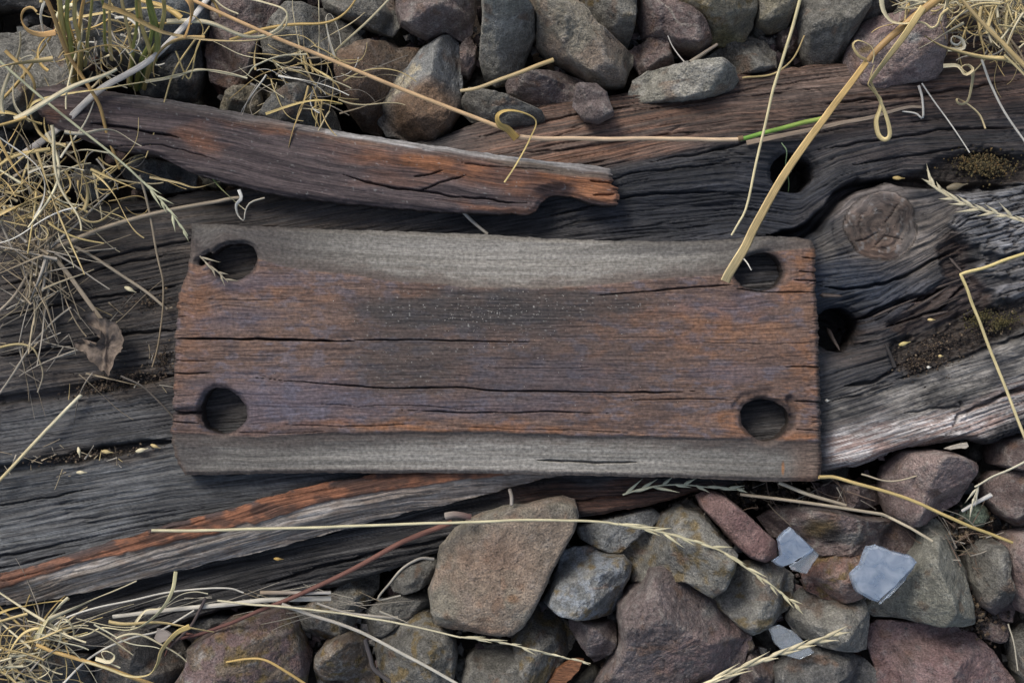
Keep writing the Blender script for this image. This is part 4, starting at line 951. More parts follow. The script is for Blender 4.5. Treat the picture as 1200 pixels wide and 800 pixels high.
G1, G2 = 'ballast stones along the upper side of the sleeper', 'ballast stones along the lower side of the sleeper'
ST = [
 # label, outline, z0 (mm), h (mm), palette, options
 ('big rough grey boulder at the left edge, left of the green grass', [(-70, 60), (-30, 32), (0, 31), (18, 27), (40, 20), (55, 30), (68, 62), (78, 95), (66, 104), (42, 106), (32, 130), (20, 146), (-30, 155), (-75, 120)], 4, 26, 'grey', dict(tilt=(0, .15), group=G1)),
 ('dark grey stone at the top left corner, above the big grey boulder', [(-60, -40), (10, -45), (50, -25), (48, 2), (30, 8), (8, 6), (-20, 12), (-60, 5)], -6, 16, 'dark', dict(group=G1)),
 ('blue-grey stone behind the green grass blades, crossed by a grey stalk', [(102, -30), (190, -40), (250, -25), (248, 14), (232, 42), (204, 62), (170, 74), (132, 78), (106, 60), (84, 40), (90, 0)], 0, 24, 'blue', dict(flat=.7, group=G1)),
 ('small dark bluish stone touching the top edge of the narrow plank', [(150, 84), (186, 68), (230, 48), (236, 84), (226, 114), (195, 116), (160, 108)], -4, 18, 'dark', dict(group=G1)),
 ('squarish purple-brown stone beneath the dry curls at the top left', [(250, -20), (336, -22), (318, 12), (304, 48), (292, 86), (268, 100), (240, 94), (234, 60), (242, 25)], 2, 20, 'maroon', dict(group=G1, flat=.8)),
 ('long dark grey stone right of the purple-brown one, under pale straw curls', [(322, 22), (335, 6), (352, 0), (376, 5), (410, 26), (430, 48), (424, 68), (395, 76), (360, 72), (330, 74), (306, 64), (303, 46)], 2, 18, 'mid', dict(tilt=(-.3, .2), group=G1)),
 ('shadowed dark stone under the tangled straw, behind the triangular stone', [(322, 76), (350, 66), (396, 70), (402, 112), (380, 122), (345, 112), (325, 100)], -10, 14, 'dark', dict(group=G1)),
 ('triangular grey stone poking up behind the narrow plank', [(308, 142), (325, 118), (345, 105), (362, 101), (378, 113), (391, 130), (398, 150), (380, 165), (325, 158)], 4, 18, 'mid', dict(tilt=(0, -.2), group=G1)),
 ('small dull brown pebble behind the plank, left of the triangular stone', [(256, 128), (267, 108), (285, 97), (302, 99), (306, 122), (300, 140), (268, 140)], 0, 13, 'tan', dict(group=G1)),
 ('dark slate-grey stone cut off by the top edge, left of the purple stone', [(366, -25), (440, -30), (461, -2), (467, 26), (458, 38), (430, 30), (400, 16), (376, 4)], 6, 20, 'mid', dict(tilt=(.2, -.2), group=G1)),
 ('purple-grey stone cut off by the top edge, above the tall veined stone', [(462, -35), (555, -38), (557, 8), (554, 36), (541, 43), (521, 33), (500, 41), (484, 35), (468, 25), (461, 2)], 8, 22, 'purple', dict(pale=.35, group=G1)),
 ('rusty brown stone partly behind the tall veined stone', [(395, 62), (420, 48), (450, 42), (466, 50), (490, 50), (488, 76), (470, 112), (452, 138), (444, 158), (422, 150), (401, 118), (394, 86)], -2, 20, 'brown', dict(extra=ex_T8, group=G1)),
 ('tall grey and brown stone with a pale yellowish vein, resting against the narrow plank', [(434, 113), (444, 99), (474, 73), (490, 51), (508, 38), (525, 34), (536, 42), (541, 60), (541, 92), (538, 130), (524, 150), (508, 164), (480, 161), (450, 156), (438, 141)], 8, 28, 'blue', dict(ridge=(-0.95, .55), extra=ex_T9, rough=.7, group=G1)),
 ('tiny purple stone wedged between the veined stone and the tall grey one', [(538, 50), (551, 42), (559, 54), (557, 76), (549, 91), (540, 87)], -2, 12, 'maroon', dict(group=G1)),
 ('tall light grey stone with a pale mottled top, above the short straw stub', [(563, -30), (600, -35), (616, 4), (627, 16), (628, 40), (619, 60), (613, 78), (596, 91), (580, 96), (566, 86), (560, 66), (565, 30)], 6, 30, 'conc', dict(tilt=(-.2, -.3), pale=.3, group=G1)),
 ('flat dark grey stone lying at the plank, below the straw stub', [(539, 114), (548, 104), (566, 108), (590, 116), (614, 126), (636, 134), (642, 146), (620, 154), (600, 153), (575, 144), (552, 141), (540, 131)], 4, 14, 'mid', dict(tilt=(-.2, -.1), pale=.25, group=G1)),
 ('wedge-shaped purple stone beside the tiny square purple stone', [(591, 96), (600, 90), (640, 82), (665, 84), (686, 92), (692, 105), (682, 130), (655, 134), (640, 131), (612, 119), (595, 109)], 5, 13, 'purple', dict(flat=.8, tilt=(-.1, -.2), group=G1)),
 ('small square purplish stone lying on the upper brown edge of the sleeper', [(675, 97), (700, 96), (712, 107), (720, 135), (701, 144), (685, 141), (671, 123)], 31, 9, 'purple', dict(flat=.85, rough=.6, group=G1)),
 ('large diagonal grey-brown stone with a long light top face', [(613, -30), (668, -32), (686, 8), (702, 30), (722, 41), (746, 58), (745, 72), (735, 97), (712, 98), (690, 90), (668, 75), (640, 59), (628, 48), (627, 20)], 12, 28, 'slab', dict(ridge=(0.72, .5), group=G1)),
 ('greenish grey stone cut off by the top edge, right of the diagonal stone', [(680, -35), (742, -38), (746, 12), (745, 30), (738, 52), (718, 44), (698, 30), (686, 10)], 2, 22, 'mid', dict(lichen=.2, group=G1)),
 ('dark purple stone at the top edge, left of the round yellowish stone', [(750, -30), (778, -30), (792, 8), (816, 20), (830, 38), (834, 52), (816, 62), (795, 58), (775, 46), (755, 42), (748, 20)], 0, 22, 'maroon', dict(group=G1)),
 ('knobbly dark purple stone behind the flat speckled stone', [(736, 56), (755, 46), (772, 33), (786, 45), (794, 76), (770, 88), (752, 84), (742, 72)], 4, 16, 'maroon', dict(rough=1.3, group=G1)),
 ('round yellowish grey stone cut off by the top edge', [(772, -35), (880, -40), (894, -2), (889, 25), (878, 42), (852, 48), (832, 42), (820, 28), (800, 20), (784, 8)], 12, 28, 'tan', dict(steep=1.4, extra=ex_T19, lichen=.3, group=G1)),
 ('dark grey smooth stone below the round yellowish stone', [(820, 70), (850, 50), (880, 36), (900, 43), (913, 58), (914, 76), (896, 85), (870, 88), (840, 82)], 4, 17, 'mid', dict(tilt=(.2, .2), group=G1)),
 ('flat speckled light grey stone lying on the top edge of the sleeper', [(737, 109), (742, 92), (760, 80), (800, 74), (845, 72), (862, 80), (868, 92), (862, 103), (840, 112), (800, 118), (760, 120), (740, 117)], 18, 14, 'conc', dict(flat=.85, pale=.4, group=G1)),
 ('small tan stone at the top edge, behind the thin leaning straw', [(887, -30), (930, -32), (932, 8), (927, 31), (905, 33), (889, 25)], 4, 20, 'tan', dict(steep=1.3, group=G1)),
 ('small reddish dark stone in the gap below the tan stone', [(912, 38), (935, 26), (945, 40), (943, 58), (925, 64), (913, 52)], -6, 12, 'maroon', dict(group=G1)),
 ('large upright dark grey stone with an orange speck, left of the pink-grey stone', [(941, -35), (1000, -38), (1016, 5), (1010, 24), (998, 50), (993, 68), (976, 78), (956, 76), (948, 62), (942, 45), (940, 10)], 8, 26, 'mid', dict(flat=.6, group=G1)),
 ('black-grey stone at the top edge, wedged against the upright dark stone', [(985, -35), (1048, -38), (1050, 12), (1024, 26), (1004, 52), (988, 66), (978, 30)], 2, 24, 'dark', dict(group=G1)),
 ('pink-grey knobbly stone sitting on the sleeper at the top right', [(994, 71), (1000, 50), (1010, 25), (1022, 15), (1060, 10), (1100, 15), (1104, 50), (1106, 80), (1100, 92), (1060, 100), (1036, 107), (1010, 98), (995, 82)], 18, 24, 'pink', dict(flat=.75, extra=ex_T24, group=G1)),
 ('dark purplish stone under the dry grass at the top right', [(1103, 12), (1150, 3), (1172, 28), (1158, 62), (1120, 68), (1104, 42)], 2, 18, 'maroon', dict(group=G1)),
 ('grey-brown stone at the top right corner beneath the dry grass', [(1160, -30), (1260, -35), (1265, 30), (1220, 48), (1175, 32), (1158, 0)], 2, 18, 'mid', dict(group=G1)),
 ('rounded olive-grey pebble nested in the tangled straw left of the plank', [(80, 206), (94, 192), (116, 192), (129, 203), (129, 224), (112, 236), (94, 233), (83, 221)], 6, 14, 'mid', dict(lichen=.3, rough=.6, group=G1)),
 ('dark grey stone at the left edge, half covered by tangled straw', [(-50, 158), (10, 150), (38, 165), (42, 192), (30, 222), (5, 240), (-50, 235)], -4, 20, 'dark', dict(group=G1)),
 ('dark stone tucked under the lower left edge of the narrow plank', [(135, 196), (180, 186), (228, 198), (226, 220), (190, 226), (150, 220)], 4, 12, 'dark', dict(group=G1)),
 # lower side
 ('large flat tan-grey slab, the biggest flat stone right under the board', zc(400, 530, 2.9625, [(480, 215), (560, 190), (640, 180), (700, 165), (770, 154), (815, 166), (828, 220), (815, 270), (780, 330), (740, 400), (690, 510), (640, 600), (600, 641), (500, 636), (400, 622), (330, 606), (305, 560), (298, 480), (320, 420), (340, 330), (390, 268), (440, 235)]), 16, 17, 'slab', dict(flat=.97, steep=2.4, rough=.55, extra=ex_B1, tilt=(0, -.03))),
 ('blue-grey square stone with ochre flecks, right of the tan-grey slab', B((150, 432), (190, 340), (240, 192), (290, 180), (380, 175), (450, 200), (530, 210), (568, 250), (560, 320), (530, 365), (518, 445), (480, 500), (400, 511), (300, 492), (200, 462)), 8, 22, 'blue', dict(flat=.85, lichen=.35, pale=.3, extra=ex_B2)),
 ('grey stone patched with ochre lichen, behind the seed head', B((505, 170), (580, 110), (640, 60), (740, -5), (800, -30), (900, 15), (965, 100), (1042, 172), (1028, 260), (985, 335), (930, 390), (860, 350), (800, 320), (700, 330), (620, 350), (565, 345), (560, 250), (520, 210)), 4, 22, 'grey', dict(lichen=.9, flat=.8)),
 ('flat blue-grey stone half under the sleeper, above the blue-grey square stone', B((295, 70), (380, 45), (550, 5), (660, -20), (720, 20), (630, 90), (570, 135), (505, 195), (470, 200), (400, 170), (320, 128)), -6, 15, 'blue', dict(flat=.9, lichen=.3, pale=.05)),
 ('largest purple-grey stone, pointed at the top, at the bottom edge', B((650, 270), (720, 255), (800, 290), (920, 390), (1010, 460), (1080, 540), (1152, 622), (1132, 690), (1100, 780), (1000, 880), (700, 900), (370, 890), (430, 780), (490, 690), (510, 600), (495, 500), (505, 440), (560, 380), (610, 345)), 10, 30, 'purple', dict(flat=.7, extra=ex_B5, tilt=(.1, -.1))),
 ('small dark purple stone with a jagged top, below the blue-grey square stone', B((265, 520), (300, 503), (400, 515), (470, 520), (500, 545), (495, 610), (480, 660), (440, 700), (390, 718), (350, 680), (300, 600), (275, 560)), 2, 17, 'purple', dict()),
 ('olive-grey stone in shade between the slab and the small dark purple stone', B((-5, 600), (60, 520), (120, 430), (180, 462), (265, 530), (305, 600), (282, 662), (220, 745), (150, 800), (50, 850), (0, 770)), -8, 20, 'mid', dict(lichen=.7)),
 ('small squarish grey stone at the bottom edge, below the tan-grey slab', A((985, 690), (1040, 635), (1200, 640), (1265, 700), (1295, 800), (1250, 880), (940, 880), (965, 760)), -2, 18, 'mid', dict()),
 ('rounded brownish grey stone with lichen, left of and below the slab', A((560, 590), (640, 520), (700, 472), (800, 472), (880, 522), (930, 600), (945, 680), (930, 790), (800, 860), (600, 840), (560, 740), (545, 650)), 0, 22, 'mid', dict(lichen=.5, pale=.25)),
 ('rounded rust-brown stone at the bottom edge, left of the grey straw stalk', A((380, 580), (440, 562), (500, 600), (522, 680), (560, 760), (590, 880), (290, 890), (255, 760), (270, 680), (320, 620)), 2, 22, 'brown', dict(pale=.35, lichen=.3)),
 ('big mottled reddish brown stone at the lower left, below the red twig', E((886, 622), (980, 560), (1080, 500), (1200, 486), (1330, 452), (1390, 540), (1440, 690), (1432, 760), (1400, 900), (770, 900), (840, 770), (880, 700)), 6, 26, 'brown', dict(pale=.45, lichen=.3, extra=lambda C, x, y: mix(C, (.17, .11, .12), sm(.45, .6, fbm(x / 14, y / 14, 3, 4)) * .6))),
 ('smooth dark brown-grey stone at the lower left, under a curled leaf', E((425, 650), (480, 580), (560, 545), (700, 530), (800, 570), (862, 690), (850, 750), (800, 820), (700, 890), (430, 890), (412, 740)), 0, 22, 'dark', dict(flat=.8, rough=.6, extra=lambda C, x, y: C * np.array([1.25, 1.15, 1.05]))),
 ('dark grey stone near the bottom left corner, under straw', E((50, 640), (160, 618), (320, 636), (424, 660), (424, 780), (380, 890), (100, 890), (40, 760)), -2, 20, 'dark', dict()),
 ('dark stone cut off by the bottom left corner', E((-160, 560), (-60, 540), (20, 600), (50, 700), (60, 800), (20, 900), (-180, 880)), -6, 22, 'dark', dict()),
 ('small dark oval stone under the sleeper, left of the slab', A((625, 352), (680, 280), (740, 232), (840, 208), (890, 240), (850, 312), (760, 370), (690, 391), (640, 385)), 2, 13, 'mid', dict(rough=.5)),
 ('shaded grey stone with lichen beside the red twig', A((170, 480), (280, 400), (350, 380), (420, 310), (500, 270), (575, 292), (565, 380), (500, 470), (450, 560), (380, 600), (310, 610), (245, 590), (185, 540)), -8, 19, 'mid', dict(lichen=.6)),
 ('dark wedge stone between the oval stone and the rounded brownish one', A((495, 470), (560, 430), (680, 388), (800, 378), (880, 440), (810, 490), (700, 500), (600, 580), (520, 590), (465, 575)), -10, 16, 'mid', dict()),
 ('black shaded stone in the gap left of the big mottled stone', E((820, 560), (900, 500), (1020, 470), (1150, 480), (1140, 540), (1000, 600), (900, 640)), -14, 14, 'dark', dict()),
 ('long smooth red-purple stone pointing down to the right from the board', Cc((50, 152), (90, 131), (140, 145), (200, 190), (270, 258), (326, 308), (334, 370), (290, 388), (240, 372), (180, 320), (110, 240), (65, 192)), 10, 17, 'pink', dict(flat=.9, rough=.5, pale=.05, extra=lambda C, x, y: C * np.array([.85, .72, .72]))),
 ('grey stone with ochre lower left side, below the long red-purple stone', Cc((96, 492), (140, 430), (200, 392), (330, 380), (402, 438), (407, 510), (380, 560), (300, 612), (240, 637), (180, 592), (120, 542)), 2, 20, 'grey', dict(lichen=.7, pale=.4)),
 ('grey lichened stone left of the long red-purple stone, below the board', Cc((-40, 190), (20, 165), (70, 190), (110, 250), (180, 330), (175, 390), (140, 440), (90, 500), (20, 440), (-30, 380)), -6, 18, 'grey', dict(lichen=.7)),
 ('long dark purple stone with an ochre patch, behind the glass shards', Cc((268, 232), (330, 193), (420, 183), (540, 198), (640, 228), (740, 238), (820, 290), (838, 332), (800, 372), (700, 368), (560, 360), (480, 365), (400, 318), (320, 300)), 4, 17, 'maroon', dict(extra=ex_B20, tilt=(0, -.2))),
 ('large pink angular stone right of the board, touching the sleeper', Cc((725, 60), (790, 0), (880, -6), (960, 4), (1052, 45), (1030, 110), (992, 180), (930, 222), (860, 262), (790, 262), (730, 222), (707, 150), (712, 100)), 10, 25, 'pink', dict(flat=.75, tilt=(.15, .1), extra=lambda C, x, y: mix(C, (.10, .075, .07), blob(x, y, 1052, 590, 18, 40, .6, -.3) * .5))),
 ('dark purple stone in the shade below the board corner', Cc((450, 152), (500, 113), (600, 105), (705, 118), (722, 180), (640, 200), (500, 198)), -4, 14, 'maroon', dict()),
 ('reddish rough stone between the two large glass shards', Cc((430, 440), (470, 370), (540, 325), (600, 319), (637, 345), (625, 390), (605, 430), (620, 480), (640, 512), (560, 539), (500, 521), (440, 492)), 10, 20, 'red', dict(rough=1.3, pale=.25, lichen=.3)),
 ('light grey stone under the reddish rough stone', Cc((372, 592), (400, 510), (420, 480), (500, 505), (560, 510), (640, 505), (656, 580), (652, 692), (560, 690), (460, 672), (400, 642)), 0, 20, 'grey', dict(pale=.3)),
 ('smooth dark grey stone at the bottom edge, right of the seed head', Cc((330, 760), (400, 710), (480, 688), (560, 694), (650, 730), (706, 780), (702, 850), (330, 870)), 2, 20, 'dark', dict(extra=lambda C, x, y: C * 1.25)),
 ('pyramid-shaped greenish grey stone with a sharp ridge', Cc((846, 252), (898, 228), (950, 270), (1000, 400), (1034, 604), (960, 607), (830, 600), (700, 593), (663, 572), (700, 520), (760, 440), (808, 362), (840, 322)), 6, 34, 'conc', dict(flat=.2, steep=.8, ridge=(1.2, .9), pale=.2, extra=lambda C, x, y: C * np.array([.78, .80, .78]))),
 ('big purple stone at the bottom right, below the pyramid-shaped stone', Cc((658, 622), (700, 599), (830, 610), (960, 615), (1050, 650), (1120, 720), (1180, 800), (1220, 900), (900, 920), (700, 900), (688, 760), (664, 690)), 4, 26, 'pink', dict(flat=.6, pale=.35, extra=lambda C, x, y: C * np.array([.82, .75, .78]))),
 ('grey-green stone with purple foot, right of the pyramid-shaped stone', Cc((1005, 360), (1050, 313), (1100, 308), (1122, 340), (1108, 400), (1138, 470), (1188, 560), (1175, 606), (1120, 594), (1050, 542), (1022, 470)), 4, 22, 'mid', dict(extra=lambda C, x, y: mix(C, (.14, .09, .09), sm(690, 725, y) * .7))),
 ('pale pink stone cut off by the right edge', Cc((1098, 392), (1140, 320), (1160, 285), (1240, 272), (1290, 400), (1280, 600), (1190, 566), (1150, 482), (1108, 432)), 8, 24, 'pink', dict(pale=.3)),
 ('small dark red stone in the gap right of the pyramid stone base', Cc((1020, 560), (1140, 590), (1150, 640), (1100, 665), (1040, 650)), -8, 13, 'maroon', dict()),
 ('dark stone in the bottom right corner', Cc((1130, 640), (1200, 600), (1290, 620), (1290, 900), (1220, 880), (1160, 760)), -10, 16, 'mid', dict()),
 ('rounded dark red-grey stone at the right edge, below the bent straw', Cc((1058, 120), (1100, 74), (1180, 62), (1270, 90), (1270, 262), (1180, 267), (1110, 222), (1070, 172)), 4, 22, 'maroon', dict(steep=1.3)),
 ('small dark stone at the right edge, just below the sleeper', Cc((1083, 10), (1110, -42), (1200, -66), (1290, -20), (1260, 54), (1150, 66), (1092, 46)), 0, 20, 'maroon', dict()),
 ('tiny greenish stone below the pink angular stone', Cc((956, 214), (1010, 178), (1060, 186), (1074, 232), (1030, 262), (970, 250)), -4, 11, 'mid', dict(extra=lambda C, x, y: C * np.array([.75, 1.0, .85]))),
 ('purple stone at the bottom edge beneath the pale seed head', Cc((236, 700), (300, 690), (334, 740), (330, 860), (200, 880), (170, 800)), -6, 18, 'maroon', dict()),
 ('small brown stone in the dark gap below the sleeper strip', Cc((120, 560), (160, 600), (240, 640), (250, 700), (180, 700), (110, 640)), -12, 14, 'brown', dict()),
]
def add_stone(i, lab, poly, z0, h, pal, opt):
    o = dict(opt); grp = o.pop('group', G2)
    if opt.get('flat', .5) < .9: z0, h = z0 - .32 * h, h * 1.32
    V, F, C = rock_mesh(poly, z0 / 1000, h / 1000, 100 + i, cols=PAL[pal], **o)
    return mk_mesh('ballast_stone', V, F, M_ROCK, attrs={'Col': np.clip(C, 0.004, .8)}, label=lab, cat='stone', group=grp)
for i, (lab, poly, z0, h, pal, opt) in enumerate(ST): add_stone(i, lab, poly, z0, h, pal, opt)

# deep and surrounding ballast: nobody could count it
def stray_ballast():
    rng = np.random.RandomState(7); protos = []
    pals = list(PAL.values())
    for k in range(14):
        n = rng.randint(6, 9); a = np.sort(rng.uniform(0, 2 * math.pi, n) * .35 + np.linspace(0, 2 * math.pi, n, endpoint=False) * 1)
        r = rng.uniform(19, 27, n)
        P = [(600 + math.cos(t) * q * rng.uniform(.9, 1.25), 400 + math.sin(t) * q) for t, q in zip(a, r)]
        V, F, C = rock_mesh(P, 0, 0.012, 500 + k, cols=((1, 1, 1), (.8, .8, .8)), pale=0, low=True)
        protos.append((V, F, C))
    Vs, Qs, Ts, Cs = [], [], [], []; base = 0
    pos = []
    for _ in range(420):                                     # under and between the stones in view
        x = rng.uniform(-60, 1260); top = rng.rand() < .45
        y = rng.uniform(-60, 260 - x * .12) if top else rng.uniform(560 + (600 - x) * .15, 860)
        if not top and y < np.interp(x, [p[0] for p in BOTE], [p[1] for p in BOTE]) - 10: continue
        pos.append((x, y, rng.uniform(-0.045, -0.022), rng.uniform(.6, 1.3)))
    for _ in range(800):
        x = rng.uniform(-1000, 2200); y = rng.uniform(-900, 1700)
        if -40 < x < 1240 and -40 < y < 840: continue
        yt = np.interp(x, [p[0] for p in TOPE], [p[1] for p in TOPE]); yb = np.interp(x, [p[0] for p in BOTE], [p[1] for p in BOTE])
        if -320 < x < 1520 and yt + 10 < y < yb - 10: continue
        pos.append((x, y, rng.uniform(-0.030, 0.0), rng.uniform(1.0, 2.2)))
    for (x, y, z, sc) in pos:
        V, F, C = protos[rng.randint(14)]
        a = rng.uniform(0, 6.28); ca, sa = math.cos(a), math.sin(a)
        v = V * sc * np.array([1, 1, rng.uniform(.8, 1.3)])
        v = np.stack([v[:, 0] * ca - v[:, 1] * sa, v[:, 0] * sa + v[:, 1] * ca, v[:, 2]], 1) + np.array([(x - 600) * PX, (400 - y) * PX, z])
        pal = pals[rng.randint(len(pals))][0]
        Vs.append(v); Qs.append(F[0] + base); Ts.append(F[1] + base); Cs.append(C * np.array(pal) * 0.9); base += len(v)
    mk_mesh('ballast', np.concatenate(Vs), [np.concatenate(Qs), np.concatenate(Ts)], M_ROCK, attrs={'Col': np.clip(np.concatenate(Cs), .004, .8)},
            label='loose ballast stones deep in the gaps and all around the sleeper', cat='ballast', kind='stuff')
stray_ballast()

# ------------------------------------------------------------------ glass shards
def prism(name, poly, z, th, mat, label=None, cat=None, tilt=(0, 0), bevel=1.5, group=None, cols=None, parent=None):
    P0 = np.array(poly, float); rg = np.random.RandomState(len(P0) * 7); Q = []
    for i in range(len(P0)):
        a_, b_ = P0[i], P0[(i + 1) % len(P0)]; m_ = max(1, int(np.hypot(*(b_ - a_)) / 5)); e_ = (b_ - a_) / (np.hypot(*(b_ - a_)) + 1e-6)
        for k_ in range(m_): Q.append(a_ + (b_ - a_) * k_ / m_ + (np.array([-e_[1], e_[0]]) * rg.uniform(-.8, .8) if k_ else 0))
    P = np.array(Q); c = P.mean(0); n = len(P)
    V = []
    for sc_, dz in ((0.0, 0), (.35, 0), (.65, 0), (1 - bevel / 20, 0), (1.0, -th * .15), (1.0 + .03, -th * .85), (0.95, -th), (0, -th)):
        for p in P:
            q = c + (p - c) * max(sc_, 0.01)
            zz = z + dz + (min(.0010, .0014 + .06 * PX * (q[0] - c[0]), .0012 - .05 * PX * (q[1] - c[1])) if dz == 0 else 0) + ((q[0] - c[0]) * tilt[0] + (q[1] - c[1]) * tilt[1]) * PX
            w = W(q[0], q[1], z); V.append((w[0], w[1], zz))
    F = [[k * n + i, k * n + (i + 1) % n, (k + 1) * n + (i + 1) % n, (k + 1) * n + i] for k in range(7) for i in range(n)]
    V = np.array(V); ar = sum(P[i][0] * P[(i + 1) % n][1] - P[(i + 1) % n][0] * P[i][1] for i in range(n))
    F = np.array(F)
    if ar < 0: F = F[:, ::-1]
    a = {'Col': np.tile(np.array(cols or (.1, .1, .1), np.float32), (len(V), 1)), 'grain': V * 2000}
    return mk_mesh(name, V, F, mat, smooth=False, label=label, cat=cat, group=group, attrs=a, parent=parent)
Z4 = lambda *p: zc(900, 600, 4, p)
GG = 'glass shards among the lower stones'
g1 = prism('glass_shard', Z4((28, 236), (62, 212), (46, 130), (72, 95), (102, 70), (150, 112), (212, 172), (160, 212), (104, 250), (70, 262)), 0.036, 0.005, M_GLASS, 'pale blue pointed glass shard, left of the reddish rough stone', 'glass shard', (0.05, -.25), group=GG)
prism('clear_side', Z4((212, 174), (240, 200), (182, 290), (112, 268), (102, 252), (160, 214)), 0.034, 0.002, M_CLEAR, tilt=(-.1, -.1), parent=g1)
g2 = prism('glass_shard', Z4((398, 296), (440, 250), (466, 166), (510, 156), (600, 188), (660, 200), (693, 232), (640, 300), (575, 372), (524, 426), (470, 404), (430, 380), (410, 340)), 0.038, 0.006, M_GLASS, 'largest pale blue glass shard, right of the reddish rough stone', 'glass shard', (.12, -.15), group=GG)
prism('glass_shard', Z4((6, 545), (60, 535), (118, 560), (170, 608), (215, 655), (150, 688), (88, 672), (40, 622)), 0.020, 0.003, M_CLEAR, 'small clear glass shard by the seed head at the bottom', 'glass shard', (.1, .1), group=GG)
GL2 = prism('wood_chip', B((165, 810), (205, 740), (280, 690), (335, 690), (318, 735), (250, 810)), 0.006, 0.006, M_PLANK, 'short orange wood chip at the bottom edge, between the slab and the largest purple stone', 'wood chip', (.1, -.2), cols=(.20, .09, .045))
prism('wood_chip', zc(900, 460, 4, [(830, 262), (880, 245), (935, 234), (942, 250), (925, 262), (880, 262), (850, 268)]), 0.030, 0.003, M_GREY, 'pale wood chip sticking out below the sleeper, above the pink angular stone', 'wood chip', cols=(.40, .36, .30))

prism('clear_side', Z4((695, 234), (640, 322), (580, 384), (526, 430), (526, 424), (574, 374), (640, 302)), 0.036, 0.002, M_CLEAR, tilt=(-.1, -.1), parent=g2)
# ------------------------------------------------------------------ grass, straw, twigs
def catmull(P, n):
    P = np.array(P, float)
    if len(P) == 2: return P[0] + (P[1] - P[0]) * np.linspace(0, 1, n)[:, None]
    Q = np.concatenate([[2 * P[0] - P[1]], P, [2 * P[-1] - P[-2]]])
    t = np.linspace(0, len(P) - 1 - 1e-6, n); i = t.astype(int); f = (t - i)[:, None]
    a, b, c, d = Q[i], Q[i + 1], Q[i + 2], Q[i + 3]
    return 0.5 * (2 * b + (c - a) * f + (2 * a - 5 * b + 4 * c - d) * f * f + (-a + 3 * b - 3 * c + d) * f ** 3)

def tube_arrays(P, rx, rz, twist=0.0, sides=6, col=(0.5, 0.4, 0.2), col2=None, seed=0, phase=0.0):
    """P: world points Nx3; rx, rz in px (scalar or array)"""
    n = len(P); T = np.gradient(P, axis=0); T /= np.linalg.norm(T, axis=1)[:, None] + 1e-12
    up = np.array([0, 0, 1.0]); S = np.cross(T, up); nrm = np.linalg.norm(S, axis=1)
    S[nrm < 1e-3] = (1, 0, 0); S /= np.linalg.norm(S, axis=1)[:, None] + 1e-12
    for i in range(1, n):
        if S[i] @ S[i - 1] < 0: S[i] = -S[i]
    N = np.cross(S, T)
    tw = phase + np.linspace(0, 1, n) * twist; ct, st_ = np.cos(tw)[:, None], np.sin(tw)[:, None]
    S2 = S * ct + N * st_; N2 = -S * st_ + N * ct
    rx = np.broadcast_to(np.asarray(rx, float), n)[:, None] * PX; rz = np.broadcast_to(np.asarray(rz, float), n)[:, None] * PX
    a = np.arange(sides) * 2 * math.pi / sides
    fold = .38 if float((rz / np.maximum(rx, 1e-9)).mean()) < .48 else 0.0               # blades are folded along the midrib
    V = np.stack([P + S2 * rx * math.cos(t) + N2 * (rz * math.sin(t) + rx * fold * abs(math.cos(t))) for t in a], 1).reshape(-1, 3)
    i = np.arange(n * sides).reshape(n, sides)
    q = np.stack([i[:-1], np.roll(i[:-1], -1, 1), np.roll(i[1:], -1, 1), i[1:]], -1).reshape(-1, 4)
    L = np.concatenate([[0], np.cumsum(np.linalg.norm(np.diff(P, axis=0), axis=1))]) / PX
    c1 = np.array(col, float); c2 = np.array(col2 if col2 is not None else col, float)
    t = np.linspace(0, 1, n)[:, None]
    C = c1 * (1 - t) + c2 * t
    C = C * (0.8 + 0.4 * fbm(L / 14 + seed, L * 0 + seed, 0, 3))[:, None]
    C = np.repeat(C, sides, 0)
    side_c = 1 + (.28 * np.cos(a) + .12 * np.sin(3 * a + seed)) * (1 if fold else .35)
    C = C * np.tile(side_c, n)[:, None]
    G = np.stack([np.repeat(L, sides) + seed * 7, np.tile(np.cos(a) * 2, n) + seed, np.zeros(n * sides)], 1)
    return V, q, C, G

